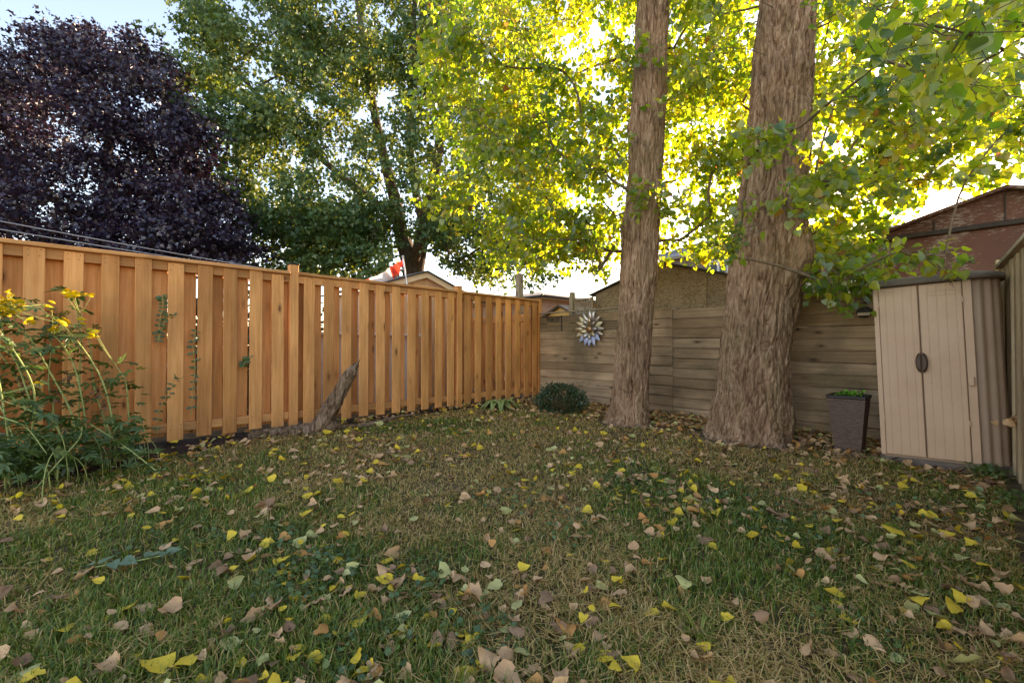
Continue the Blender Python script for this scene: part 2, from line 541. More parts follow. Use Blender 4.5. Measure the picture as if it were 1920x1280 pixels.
# ------------------------------------------------------------------ leaf templates
def deltoid():
    v = np.array([(0, 0, 0), (0, .48, -.03), (0, 1.06, -.10),
                  (.30, -.06, .05), (.50, .20, .09), (.37, .56, .05), (.14, .86, -.02),
                  (-.30, -.06, .05), (-.50, .20, .09), (-.37, .56, .05), (-.14, .86, -.02)], float)
    f = np.array([(0, 3, 4), (0, 4, 1), (1, 4, 5), (1, 5, 6), (1, 6, 2), (0, 8, 7), (0, 1, 8), (1, 9, 8), (1, 10, 9), (1, 2, 10)])
    return v, f
def fine_leaf():
    """deltoid leaf on a 7 x 5 grid, rounded outline, for leaves seen close up"""
    tt = np.array([0, .07, .2, .4, .6, .8, 1.0]); ww = np.array([.10, .37, .50, .44, .32, .17, .012])
    v = [(w * s, t * 1.05 - (.07 * abs(s) if t < .1 else 0), .10 * abs(s) * w * 2 - .05 * t) for t, w in zip(tt, ww) for s in (-1, -.5, 0, .5, 1)]
    f = [(i * 5 + k, i * 5 + k + 1, i * 5 + k + 6, i * 5 + k + 5) for i in range(6) for k in range(4)]
    return np.array(v, float), np.array(f)
def maple3():
    v = np.array([(0, 0, 0), (.55, .35, .06), (.22, .55, 0), (0, 1.05, -.05), (-.22, .55, 0), (-.55, .35, .06)], float)
    f = np.array([(0, 1, 2), (0, 2, 3), (0, 3, 4), (0, 4, 5)])
    return v, f
def lance(w=0.2):
    v = np.array([(0, 0, 0), (w, .35, .05), (w * .7, .7, .03), (0, 1, -.08), (-w * .7, .7, .03), (-w, .35, .05), (0, .5, -.02)], float)
    f = np.array([(0, 1, 6), (1, 2, 6), (2, 3, 6), (3, 4, 6), (4, 5, 6), (5, 0, 6)])
    return v, f
def palmate():
    """deeply cut five-finger leaf"""
    vs, fs = [], []
    for a, l, w in ((0, 1.0, .12), (42, .85, .11), (-42, .85, .11), (88, .55, .09), (-88, .55, .09)):
        c, s = math.cos(R(a)), math.sin(R(a))
        o = len(vs)
        for (x, y, z) in ((0, 0, 0), (w, l * .45, .03), (w * 1.2, l * .7, .0), (0, l, -.14), (-w * 1.2, l * .7, .0), (-w, l * .45, .03)):
            vs.append((x * c + y * s, -x * s + y * c, z))
        fs += [(o, o + 1, o + 2), (o, o + 2, o + 3), (o, o + 3, o + 4), (o, o + 4, o + 5)]
    return np.array(vs, float), np.array(fs)

def basis(d, n):
    d = d / (np.linalg.norm(d, axis=1)[:, None] + 1e-9)
    x = np.cross(d, n)
    x /= np.linalg.norm(x, axis=1)[:, None] + 1e-9
    z = np.cross(x, d)
    return x, d, z

def scatter(tmpl, pos, d, n, size, rnd, curl=None):
    tv, tf = tmpl
    N, K = len(pos), len(tv)
    x, y, z = basis(d, n)
    t = np.repeat(tv[None], N, 0)
    if curl is not None:
        t = t.copy()
        t[:, :, 2] += curl[:, None] * (t[:, :, 0] ** 2 * 1.6 + (t[:, :, 1] - 0.4) ** 2 * 0.7)
    size = np.asarray(size).reshape(-1, 1, 1)
    vs = pos[:, None, :] + size * (t[:, :, 0:1] * x[:, None] + t[:, :, 1:2] * y[:, None] + t[:, :, 2:3] * z[:, None])
    fs = (tf[None] + (np.arange(N) * K)[:, None, None]).reshape(-1, tf.shape[1])
    return vs.reshape(-1, 3), fs, np.repeat(rnd, K)

def rball(n, p=0.45):
    v = rng.normal(size=(n, 3))
    v /= np.linalg.norm(v, axis=1)[:, None]
    return v * (rng.random(n) ** p)[:, None]

# ------------------------------------------------------------------ ground
def axis_lines(lo, hi, step, far):
    mid = np.arange(lo, hi + step * .5, step)
    out = [hi + step * 1.6]
    while out[-1] < far: out.append(hi + (out[-1] - hi) * 1.5)
    return np.concatenate([[lo - (o - hi) for o in out[::-1]], mid, out])
gx = axis_lines(-7, 7, 0.14, 500); gy = axis_lines(-2, 12, 0.14, 500)
GX, GY = np.meshgrid(gx, gy)
gv = np.stack([GX.ravel(), GY.ravel(), gz(GX.ravel(), GY.ravel())], 1)
nx, ny = len(gx), len(gy)
ii, jj = np.meshgrid(np.arange(nx - 1), np.arange(ny - 1))
q = (jj * nx + ii).ravel()
setting('ground', mesh_np('ground', gv, np.stack([q, q + 1, q + nx + 1, q + nx], 1), M['ground'], smooth=True))

def rel(x, y):
    """distances from left fence, back fence, and along-back coordinate"""
    dx, dy = x - C0[0], y - C0[1]
    return dx * NL[0] + dy * NL[1], -(dx * NB[0] + dy * NB[1]), dx * V[0] + dy * V[1], dx * UL[0] + dy * UL[1]

def bedw(t):
    """width of the planting bed in front of the left fence at t metres from the corner"""
    t = np.asarray(t, float)
    return np.interp(t, [0, 1.0, 2.2, 4.4, 5.3, 6.2, 9], [0.55, 0.45, 0.22, 0.28, 0.45, 0.95, 1.05])

# planting bed strip
bt = np.linspace(-0.1, 9.0, 130); bw = np.linspace(0, 1, 14)
BT, BW = np.meshgrid(bt, bw)
wd = bedw(BT) * (0.85 + 0.4 * n2(BT.ravel() * 1.0, BT.ravel() * 0 + 4, 1.7, 9).reshape(BT.shape))
d_ = BW * wd - 0.12
px_ = C0[0] + UL[0] * BT + NL[0] * d_; py_ = C0[1] + UL[1] * BT + NL[1] * d_
hz = gz(px_.ravel(), py_.ravel()) + 0.012 + 0.022 * n2(px_.ravel(), py_.ravel(), 14, 21) * (1 - BW.ravel()) ** .3
hz = np.where(BW.ravel() > 0.99, gz(px_.ravel(), py_.ravel()) - 0.01, hz)
bv = np.stack([px_.ravel(), py_.ravel(), hz], 1)
n1_, m1_ = len(bt), len(bw)
ii, jj = np.meshgrid(np.arange(n1_ - 1), np.arange(m1_ - 1))
q = (jj * n1_ + ii).ravel()
setting('planting_bed', mesh_np('planting_bed', bv, np.stack([q, q + 1, q + n1_ + 1, q + n1_], 1), M['soil'], smooth=True))

# ------------------------------------------------------------------ fences
def placed(p2, z=0.0):
    return (float(p2[0]), float(p2[1]), z)
ROT_L = math.atan2(UL[1], UL[0])
ROT_B = math.atan2(V[1], V[0])

def board_variants(n, w, t, h, mat, dz=0.006):
    """a few boards of slightly different length with eased edges and a slight cup"""
    return [box_mesh(w + random.uniform(-.004, .004), t, h + random.uniform(-dz, dz), mat, 0.004, 'board') for _ in range(n)]

def shadowbox_fence(root, bays, ztop, zbot, board_m, rail_m, post_caps=None, ground_z=-0.06):
    """bays: list of (t0, t1); local x along fence, local y towards the yard"""
    fb = board_variants(4, 0.132, 0.019, ztop - 0.036 - zbot, board_m)
    bb = board_variants(4, 0.146, 0.019, ztop - 0.10 - zbot - 0.05, board_m)
    for (t0, t1) in bays:
        ln = t1 - t0 - 0.10
        mid = (t0 + t1) / 2
        box('cap_rail', root, mid, 0.0, ztop - 0.036, ln, 0.17, 0.036, rail_m, 0.005)
        box('top_rail', root, mid, 0.0, ztop - 0.13, ln, 0.076, 0.094, rail_m, 0.003)
        box('bottom_rail', root, mid, 0.0, zbot + 0.075, ln, 0.076, 0.089, rail_m, 0.003)
        n = max(1, round(ln / 0.235))
        p = ln / n
        for i in range(n):
            x = t0 + 0.05 + p * (i + 0.5)
            ob('front_board', random.choice(fb), root, (x + random.uniform(-.008, .008), 0.0485, zbot + random.uniform(-.016, .008)), (random.uniform(-.002, .002), random.uniform(-.003, .003), random.uniform(-.012, .012)))
            xb = x + p / 2
            if i < n - 1:
                ob('back_board', random.choice(bb), root, (xb + random.uniform(-.006, .006), -0.0485, zbot + 0.03), (0, random.uniform(-.003, .003), random.uniform(-.012, .012)))
        for xe in (t0 + 0.07, t1 - 0.07):
            ob('back_board', random.choice(bb), root, (xe + (0.03 if xe < mid else -0.03), -0.0485, zbot + 0.03))

fl = thing('cedar_fence', 'new orange cedar shadowbox fence with flat cap along the left side of the yard', 'fence', placed(C0), ROT_L)
ZT, ZB = 1.90, 0.045
shadowbox_fence(fl, [(0.0, 2.02), (2.02, 4.57), (4.57, 7.12), (7.12, 9.6)], ZT, ZB, M['cedar'], M['cedar_x'])
for t, zt, cap, y in ((0.0, 1.92, None, 0.0), (2.02, 1.955, 'cedar', 0.022), (4.57, 1.985, 'black', 0.02), (7.12, 1.955, 'cedar', 0.0)):
    p = box('post', fl, t, y, -0.25, 0.098, 0.098, zt + 0.25, M['cedar'], 0.005)
    if cap:
        box('post_cap', p, 0, 0, zt + 0.25, 0.112, 0.112, 0.022, M[cap], 0.006)

# nail heads on the boards, too small to pick apart
nail = []
for o_ in list(fl.children):
    if o_.name.startswith('front_board'):
        for zn in (ZT - .07, ZT - .11, ZB + .10, ZB + .14):
            for xn in (-.035, .035):
                c = np.array([o_.location[0] + xn + random.gauss(0, .006), .0585, zn + random.gauss(0, .006)])
                a = np.linspace(0, 2 * np.pi, 6, endpoint=False)
                nail.append((c + .0042 * np.stack([np.cos(a), 0 * a, np.sin(a)], 1), [np.arange(6)[None, ::-1].copy()]))
ob('nail_heads', mesh_np('nail_heads', *join_np(nail), M['black']), fl)['kind'] = 'stuff'

# neighbour's fence that continues the back line beyond the corner
fn = thing('cedar_fence', 'sunlit orange cedar fence glimpsed through the gaps beside the corner post', 'fence', placed(C0 - NL * 0.0), math.atan2(-V[1], -V[0]))
nb = board_variants(3, 0.14, 0.019, 1.62, M['cedar'])
box('top_rail', fn, 2.3, 0.035, 1.50, 4.2, 0.04, 0.09, M['cedar_x'])
box('bottom_rail', fn, 2.3, 0.035, 0.18, 4.2, 0.04, 0.09, M['cedar_x'])
for i in range(26):
    ob('board', random.choice(nb), fn, (0.28 + i * 0.158, 0.0, 0.03))

# weathered back fence of horizontal planks
bf = thing('plank_fence', 'weathered grey brown fence of horizontal planks across the back of the yard', 'fence', placed(C0), ROT_B)
secs = [(0.06, 1.98), (1.983, 2.78), (2.783, 3.72), (3.723, 6.12)]
for si, (a, b) in enumerate(secs):
    z = -0.02 - 0.011 * a
    drift = random.uniform(-.008, .008)
    k = 0
    while z < 1.52:
        h = random.choice([0.138, 0.140, 0.142, 0.137])
        gap = random.choice([0.003, 0.004, 0.006, 0.009])
        y = random.uniform(-.004, .004)
        if z + h > 1.605: h = 1.605 - z
        if h < 0.05: break
        pl = box('plank', bf, (a + b) / 2, y, z + drift * 0, b - a, 0.036, h, M['plank'], 0.008, (random.uniform(-.012, .012), random.uniform(-.0022, .0022), 0))
        z += h + gap
        k += 1
for x in (0.09, 1.98, 2.78, 3.72, 6.05):
    box('post', bf, x, 0.066, -0.3, 0.09, 0.09, 1.88, M['oldpost'], 0.005)
box('cap_strip', bf, 0.95, 0.0, 1.622, 1.80, 0.075, 0.022, M['oldpost'], 0.004, (0, 0, 0))
box('cap_strip', bf, 5.3, 0.0, 1.622, 1.6, 0.055, 0.018, M['oldpost'], 0.004, (0, 0, 0))

# right fence, seen edge-on
CR = C0 + V * 6.09
fr = thing('board_fence', 'bleached tan board fence with sloping top rail at the right edge beside the shed', 'fence', placed(CR), ROT_L + R(1.2))
rb = board_variants(4, 0.138, 0.02, 1.80, M['pale'])
for i in range(32):
    ob('board', random.choice(rb), fr, (0.10 + i * 0.146, -0.02 + (0.016 if i % 2 else 0), -0.08 + random.uniform(-.01, .01)), (0, 0, random.uniform(-.02, .02)))
box('cap_rail', fr, 2.4, -0.012, 1.735, 4.8, 0.10, 0.035, M['pale_x'], 0.004)
box('top_rail', fr, 2.4, 0.03, 1.50, 4.7, 0.04, 0.09, M['pale_x'], 0.004)
box('bottom_rail', fr, 2.4, 0.03, 0.12, 4.7, 0.04, 0.09, M['pale_x'], 0.004)
p = box('post', fr, 0.0, -0.01, -0.3, 0.095, 0.095, 2.12, M['pale'], 0.005)
box('post', fr, 2.2, -0.06, -0.3, 0.09, 0.09, 2.32, M['pale'], 0.005)

# ------------------------------------------------------------------ buildings beyond the fences
def brick_mat(name, c1, c2, mortar, scale=1.0):
    m, nt, b = new_mat(name)
    tc = nd(nt, 'ShaderNodeTexCoord')
    mp = nd(nt, 'ShaderNodeMapping')
    mp.inputs['Rotation'].default_value = (R(90), 0, 0)
    nt.links.new(tc.outputs['Object'], mp.inputs['Vector'])
    br = nd(nt, 'ShaderNodeTexBrick')
    br.inputs['Color1'].default_value = (*c1, 1); br.inputs['Color2'].default_value = (*c2, 1); br.inputs['Mortar'].default_value = (*mortar, 1)
    br.inputs['Scale'].default_value = scale
    br.inputs['Brick Width'].default_value = 0.22; br.inputs['Row Height'].default_value = 0.075; br.inputs['Mortar Size'].default_value = 0.008
    nt.links.new(mp.outputs[0], br.inputs['Vector'])
    n1 = noise(nt, tc.outputs['Object'], 3.0, 4)
    r = ramp(nt, [(0.3, (0.8, 0.8, 0.8)), (0.7, (1.15, 1.15, 1.15))])
    nt.links.new(n1, r.inputs[0])
    nt.links.new(mixc(nt, 1.0, br.outputs[0], r.outputs[0], 'MULTIPLY'), b.inputs['Base Color'])
    b.inputs['Roughness'].default_value = 0.9
    bump(nt, b, br.outputs['Fac'], -0.4, 0.006)
    return m

def shingle_mat(name, c1, c2):
    m, nt, b = new_mat(name)
    tc = nd(nt, 'ShaderNodeTexCoord')
    br = nd(nt, 'ShaderNodeTexBrick')
    br.inputs['Color1'].default_value = (*c1, 1); br.inputs['Color2'].default_value = (*c2, 1)
    br.inputs['Mortar'].default_value = (*[x * 0.5 for x in c1], 1)
    br.inputs['Scale'].default_value = 1.0
    br.inputs['Brick Width'].default_value = 0.32; br.inputs['Row Height'].default_value = 0.145; br.inputs['Mortar Size'].default_value = 0.012
    nt.links.new(tc.outputs['UV'], br.inputs['Vector'])
    n1 = noise(nt, tc.outputs['Object'], 60.0, 3)
    r = ramp(nt, [(0.3, (0.75, 0.75, 0.75)), (0.7, (1.2, 1.2, 1.2))])
    nt.links.new(n1, r.inputs[0])
    nt.links.new(mixc(nt, 1.0, br.outputs[0], r.outputs[0], 'MULTIPLY'), b.inputs['Base Color'])
    b.inputs['Roughness'].default_value = 0.9
    return m

def osb_mat():
    m, nt, b = new_mat('strand board')
    vec, _ = objvec(nt, (1, 1, 1), 20)
    vo = nd(nt, 'ShaderNodeTexVoronoi'); vo.inputs['Scale'].default_value = 52
    mp = nd(nt, 'ShaderNodeMapping'); mp.inputs['Scale'].default_value = (0.75, 1, 1.2)
    nt.links.new(vec, mp.inputs['Vector']); nt.links.new(mp.outputs[0], vo.inputs['Vector'])
    r = ramp(nt, [(0.0, (0.18, 0.12, 0.07)), (0.2, (0.27, 0.195, 0.12)), (0.6, (0.33, 0.245, 0.16)), (1.0, (0.38, 0.29, 0.20))])
    sep = nd(nt, 'ShaderNodeSeparateColor'); nt.links.new(vo.outputs['Color'], sep.inputs[0]); nt.links.new(sep.outputs[0], r.inputs[0])
    n1 = noise(nt, vec, 2.0, 4)
    r2 = ramp(nt, [(0.3, (0.72, 0.72, 0.72)), (0.7, (1.1, 1.1, 1.1))]); nt.links.new(n1, r2.inputs[0])
    nt.links.new(mixc(nt, 1.0, r.outputs[0], r2.outputs[0], 'MULTIPLY'), b.inputs['Base Color'])
    b.inputs['Roughness'].default_value = 0.85
    bump(nt, b, sep.outputs[0], 0.3, 0.004)
    return m

def peel_mat():
    m, nt, b = new_mat('peeling brown paint')
    vec, _ = objvec(nt, (1, 1, 1), 0)
    vec2, _ = objvec(nt, (0.5, 1, 2.0), 0)
    n1 = noise(nt, vec, 3.0, 4)
    c = ramp(nt, [(0.3, (0.11, 0.032, 0.014)), (0.7, (0.19, 0.058, 0.026))]); nt.links.new(n1, c.inputs[0])
    n2_ = noise(nt, vec2, 30, 6, 0.75)
    n3_ = noise(nt, vec, 1.6, 2)
    ad = nd(nt, 'ShaderNodeMath', operation='ADD'); nt.links.new(n2_, ad.inputs[0])
    mu = nd(nt, 'ShaderNodeMath', operation='MULTIPLY'); nt.links.new(n3_, mu.inputs[0]); mu.inputs[1].default_value = 0.7
    nt.links.new(mu.outputs[0], ad.inputs[1])
    r = ramp(nt, [(0.88, (0, 0, 0)), (0.93, (1, 1, 1))]); nt.links.new(ad.outputs[0], r.inputs[0])
    nt.links.new(mixc(nt, r.outputs[0], c.outputs[0], (0.36, 0.26, 0.21)), b.inputs['Base Color'])
    b.inputs['Roughness'].default_value = 0.6
    bump(nt, b, r.outputs[0], 0.3, 0.004)
    return m

M['osb'] = osb_mat()
M['peel'] = peel_mat()
M['brick_grey'] = brick_mat('brown grey brick', (0.17, 0.12, 0.11), (0.24, 0.17, 0.15), (0.30, 0.27, 0.25))
M['brick_pink'] = brick_mat('pink brick', (0.42, 0.22, 0.15), (0.50, 0.28, 0.20), (0.5, 0.42, 0.36))
M['shingle'] = shingle_mat('grey shingles', (0.13, 0.12, 0.125), (0.20, 0.185, 0.18))
M['shingle_b'] = shingle_mat('brown shingles', (0.22, 0.16, 0.12), (0.34, 0.26, 0.20))
M['white'] = noisy_mat('white paint', [(0.3, (0.72, 0.72, 0.74)), (0.7, (0.82, 0.82, 0.84))], 5, 0.5, 0.05)
M['grey_trim'] = noisy_mat('grey trim', [(0.3, (0.36, 0.37, 0.40)), (0.7, (0.46, 0.47, 0.50))], 5, 0.5, 0.05)
M['dark_trim'] = noisy_mat('dark brown trim', [(0.3, (0.035, 0.024, 0.018)), (0.7, (0.07, 0.048, 0.036))], 12, 0.6, 0.2)
M['peach'] = noisy_mat('peach board', [(0.3, (0.62, 0.38, 0.24)), (0.7, (0.72, 0.47, 0.31))], 4, 0.7, 0.05)
M['cream'] = noisy_mat('cream fascia', [(0.3, (0.72, 0.55, 0.40)), (0.7, (0.80, 0.64, 0.48))], 4, 0.7, 0.05)
M['yellow_wall'] = noisy_mat('yellow wall', [(0.3, (0.62, 0.42, 0.14)), (0.7, (0.72, 0.50, 0.18))], 4, 0.8, 0.05)
M['metal'] = noisy_mat('galvanised', [(0.3, (0.45, 0.46, 0.47)), (0.7, (0.6, 0.6, 0.6))], 15, 0.35, 0.05, metal=0.9)
gm, gnt, gb = new_mat('window glass')
gb.inputs['Base Color'].default_value = (0.10, 0.12, 0.14, 1); gb.inputs['Roughness'].default_value = 0.06; gb.inputs['Specular IOR Level'].default_value = 0.9
gvec, _ = objvec(gnt, (1, 1, 1), 0)
bump(gnt, gb, noise(gnt, gvec, 1.5, 2), 0.05, 0.01)
M['glass'] = gm

def local(root):
    c, s = math.cos(root.rotation_euler[2]), math.sin(root.rotation_euler[2])
    ox, oy = root.location[0], root.location[1]
    return lambda p: ((p[0] - ox) * c + (p[1] - oy) * s, -(p[0] - ox) * s + (p[1] - oy) * c)

def roof_mesh(name, quads, thick, mat):
    """sloping roof planes given as lists of 4 (or 3) points; UV in metres; thickness downwards"""
    bm = bmesh.new()
    uvl = bm.loops.layers.uv.new('UVMap')
    for qd in quads:
        P = [Vector(p) for p in qd]
        up = [bm.verts.new(p) for p in P]
        dn = [bm.verts.new(p - Vector((0, 0, thick))) for p in P]
        n = (P[1] - P[0]).cross(P[2] - P[0])
        if n.z < 0:
            up, dn, P = up[::-1], dn[::-1], P[::-1]
        e1 = Vector((P[1].x - P[0].x, P[1].y - P[0].y, 0))
        lens = [((P[(i + 1) % len(P)] - P[i]), i) for i in range(len(P))]
        hor = min(lens, key=lambda a: abs(a[0].z) / (a[0].length + 1e-6))[0].normalized()
        nn = (P[1] - P[0]).cross(P[2] - P[0]).normalized()
        vv = nn.cross(hor)
        f = bm.faces.new(up)
        for l, p in zip(f.loops, P):
            l[uvl].uv = ((p - P[0]).dot(hor), (p - P[0]).dot(vv))
        bm.faces.new(dn[::-1])
        for i in range(len(P)):
            j = (i + 1) % len(P)
            bm.faces.new((up[j], up[i], dn[i], dn[j]))
    me = bpy.data.meshes.new(name)
    bm.to_mesh(me); bm.free()
    me.materials.append(mat)
    return me

def clip_top(xs, x0, x1, top):
    pts = [(x0, np.interp(x0, *top))] + [(x, z) for x, z in zip(*top) if x0 < x < x1] + [(x1, np.interp(x1, *top))]
    return pts

# --- strand board shed close behind the back fence
D1 = 0.55
sl, zl, _ = onback(1116, 552, D1); sp, zp, _ = onback(1238, 494, D1); sr0, zr0, _ = onback(1366, 516, D1); sr = onback(1452, 520, D1)[0]
zr = zp + (zr0 - zp) / (sr0 - sp) * (sr - sp)
osb = thing('strand_board_shed', 'shed clad in bare strand board sheets showing above the back fence between the two trunks', 'shed', placed(C0 + V * sl + NB * D1), ROT_B)
topx = [0, sp - sl, sr - sl]; topz = [zl, zp, zr]
s1 = onback(1294, 540, D1)[0] - sl; s2 = onback(1326, 540, D1)[0] - sl
cuts = [0, (s1) * 0.32, s1, s2, sr - sl]
for i in range(4):
    a, b = cuts[i] + 0.004, cuts[i + 1] - 0.004
    poly = [(a, -0.1), (b, -0.1)] + clip_top(None, a, b, (topx, topz))[::-1]
    ob('panel', prism_mesh('panel', poly, 0.0 + 0.004 * (i % 2), 0.03, M['osb']), osb)
for a in (0.03, sr - sl - 0.03):
    ob('side_panel', prism_mesh('side_panel', [(a - .02, -0.1), (a + .02, -0.1), (a + .02, np.interp(a, topx, topz) - .02), (a - .02, np.interp(a, topx, topz) - .02)], 0.031, 1.8, M['osb']), osb)
o_ = 0.10
ml, mr = (zp - zl) / (sp - sl), (zr - zp) / (sr - sp)
L0 = (-o_, zl - ml * o_ + .035); PK = (sp - sl, zp + .035); R0 = (sr - sl + o_, zr + mr * o_ + .035)
ob('roof', roof_mesh('roof', [[(L0[0], -.06, L0[1]), (PK[0], -.06, PK[1]), (PK[0], 1.9, PK[1]), (L0[0], 1.9, L0[1])],
                              [(PK[0], -.06, PK[1]), (R0[0], -.06, R0[1]), (R0[0], 1.9, R0[1]), (PK[0], 1.9, PK[1])]], 0.03, M['shingle']), osb)

# --- lattice trellis left of it
sa, za, _ = onback(1073, 548, 0.30); sb, zb, _ = onback(1111, 556, 0.30)
lt = thing('lattice_trellis', 'small wooden lattice screen standing above the back fence beside the strand board shed', 'trellis', placed(C0 + V * sa + NB * 0.30), ROT_B)
wlat = sb - sa
box('post', lt, 0, 0, -0.1, 0.085, 0.085, za + 0.1, M['oldpost'], .004)
box('frame', lt, wlat, 0, 0.6, 0.04, 0.04, zb - 0.6, M['oldpost'], .003)
box('frame', lt, wlat / 2 + .02, 0, zb - 0.045, wlat - .1, 0.03, 0.035, M['oldpost'], .003)
for i in range(-6, 12):
    x0 = 0.05 + i * 0.06
    for sgn in (1, -1):
        z0, z1 = 1.35, zb - 0.045
        h = z1 - z0
        xa, xb = (x0, x0 + h) if sgn > 0 else (x0 + h, x0)
        def cl(xq, zq): return xq, zq
        pts = []
        lo, hi = 0.045, wlat - 0.025
        t0, t1 = 0.0, 1.0
        dx = xb - xa
        ta, tb = sorted(((lo - xa) / dx, (hi - xa) / dx))
        t0, t1 = max(t0, ta), min(t1, tb)
        if t1 - t0 < 0.05: continue
        A = (xa + dx * t0, z0 + h * t0); B = (xa + dx * t1, z0 + h * t1)
        ln = math.hypot(B[0] - A[0], B[1] - A[1])
        ob('slat', box_mesh(ln, 0.007, 0.018, M['oldpost'], 0, 'slat'), lt, ((A[0] + B[0]) / 2, 0.004 * sgn, (A[1] + B[1]) / 2 - .009), (0, -math.atan2(B[1] - A[1], B[0] - A[0]), 0))

# --- brown gable shed at the right behind the plastic cabinet
D2 = 0.75
sw, _, _ = onback(1619, 500, D2); st0, zt0, _ = onback(1655, 451, D2); st1, zt1, _ = onback(1905, 415, D2)
sg, zg, _ = onback(1888, 350, D2); se, ze, _ = onback(1640, 450, D2)
zt = (zt0 + zt1) / 2
bs = thing('brown_gable_shed', 'old brown metal shed with peeling paint and a low gable behind the tan cabinet', 'shed', placed(C0 + V * sw + NB * D2), ROT_B)
wr = sg - sw; wtot = 2 * wr
ob('wall', prism_mesh('wall', [(0, -.1), (wtot, -.1), (wtot, zt - .03), (0, zt - .03)], 0, .04, M['peel']), bs)
ob('wall', prism_mesh('wall', [(0, -.1), (.04, -.1), (.04, zt - .03), (0, zt - .03)], .041, 2.4, M['peel']), bs)
ob('trim', prism_mesh('trim', [(-.28, zt - .03), (wtot + .28, zt - .03), (wtot + .28, zt + .025), (-.28, zt + .025)], -.06, .05, M['dark_trim'], .006), bs)
ge = se - sw
ob('gable', prism_mesh('gable', [(ge - .05, zt + .025), (wtot - ge + .05, zt + .025), (wr, zg - .04)], .005, .04, M['peel']), bs)
ob('roof', roof_mesh('roof', [[(ge - .25, -.1, zt - .01), (wr, -.1, zg), (wr, 2.5, zg), (ge - .25, 2.5, zt - .01)],
                              [(wr, -.1, zg), (wtot - ge + .25, -.1, zt - .01), (wtot - ge + .25, 2.5, zt - .01), (wr, 2.5, zg)]], .035, M['peel']), bs)
for i in range(1, 4):
    box('seam', bs, ge + i * (wtot - 2 * ge) / 4, -.002, zt + .03, .012, .016, max(.02, (zg - zt) * (1 - abs(i - 2) / 2) - .08 if i != 2 else zg - zt - .1), M['dark_trim'], 0)
# recessed side door left of the wall
box('door', bs, -.16, .70, -.1, .34, .04, 1.70, M['peel'])
box('lintel', bs, -.24, .62, 1.60, .5, .05, .12, M['cedar_x'])
pv, pf = tube([(ge + .02, 1.5, zt), (ge + .02, 1.5, zt + .42)], .05, 14)
pv2, pf2 = tube([(ge + .02, 1.5, zt + .42), (ge + .02, 1.5, zt + .46)], .075, 14)
flue = mesh_np('flue', *join_np([(pv, pf), (pv2, pf2)]), M['metal'], smooth=False)
ob('vent_pipe', flue, bs)

# --- white sided garage between the big trunk and the brown shed
D3 = 4.2
s0, z0b, _ = onback(1478, 556, D3); s3, z3b, _ = onback(1590, 556, D3)
gar = thing('white_garage', 'white lap sided garage wall just right of the thick trunk', 'garage', placed(C0 + V * s0 + NB * D3), ROT_B)
wg = s3 - s0
zlow = onback(1520, 540, D3)[1]
nrow = 12
for i in range(nrow):
    box('siding_board', gar, wg / 2, 0.0, zlow + i * 0.10, wg, 0.02, 0.104, M['white'], 0.002, (R(-5), 0, 0))
box('foundation', gar, wg / 2, .06, -.1, wg, .1, zlow - .02, M['brick_grey'], 0)
box('trim_board', gar, wg / 2, .0, zlow - .14, wg, .03, .12, M['grey_trim'], .003)
box('wall', gar, wg / 2, 1.6, -.1, wg - .02, 3.0, zlow + 1.2, M['white'], 0)
ob('roof', roof_mesh('roof', [[(-.2, -.3, zlow + 1.22), (wg + .2, -.3, zlow + 1.22), (wg + .2, 1.6, zlow + 1.6), (-.2, 1.6, zlow + 1.6)]], .05, M['shingle']), gar)

# --- two storey brick house far behind
D4 = 13.0
s0, z0, Y0 = onback(1205, 493, D4); s1_, z1_, _ = onback(1372, 468, D4)
hs = thing('brick_house', 'grey brown brick house with white framed window and grey roof behind the strand board shed', 'house', placed(C0 + V * s0 + NB * D4), ROT_B)
we = 1.6 - s0
zev = (z0 + z1_) / 2
box('wall', hs, we / 2, 3.0, -.1, we, 6.0, zev + .1, M['brick_grey'], 0)
box('gutter', hs, we / 2, -.32, zev - .02, we + .8, .12, .13, M['grey_trim'], .02)
box('soffit', hs, we / 2, -.13, zev - .06, we + .7, .34, .04, M['white'], 0)
ob('roof', roof_mesh('roof', [[(-.4, -.35, zev + .08), (we + .4, -.35, zev + .08), (we - 2.6, 3.0, zev + 1.35), (2.6, 3.0, zev + 1.35)],
                              [(2.6, 3.0, zev + 1.35), (we - 2.6, 3.0, zev + 1.35), (we + .4, 6.4, zev + .08), (-.4, 6.4, zev + .08)],
                              [(-.4, -.35, zev + .08), (2.6, 3.0, zev + 1.35), (-.4, 6.4, zev + .08)]], .06, M['shingle']), hs)
def window(root, x, z, w, h, y=-.02):
    f = ob('window', prism_mesh('window', [(x - w / 2, z), (x + w / 2, z), (x + w / 2, z + h), (x - w / 2, z + h)], y - .02, y + .05, M['white'], .005), root)
    for k in (-1, 1):
        ob('pane', prism_mesh('pane', [(x + k * w / 4 - w / 4 + .05, z + .07), (x + k * w / 4 + w / 4 - .05, z + .07), (x + k * w / 4 + w / 4 - .05, z + h - .07), (x + k * w / 4 - w / 4 + .05, z + h - .07)], y - .026, y - .021, M['glass']), f)
    ob('sill', prism_mesh('sill', [(x - w / 2 - .05, z - .06), (x + w / 2 + .05, z - .06), (x + w / 2 + .05, z - .002), (x - w / 2 - .05, z - .002)], y - .06, y + .03, M['grey_trim']), f)
swn, zwn, _ = onback(1331, 512, D4); swn2, zwn2, _ = onback(1366, 476, D4)
window(hs, (swn + swn2) / 2 - s0, zwn - .1, swn2 - swn, zwn2 - zwn - .1)
window(hs, (swn + swn2) / 2 - s0 + 4.5, zwn - .1, swn2 - swn, zwn2 - zwn - .1)

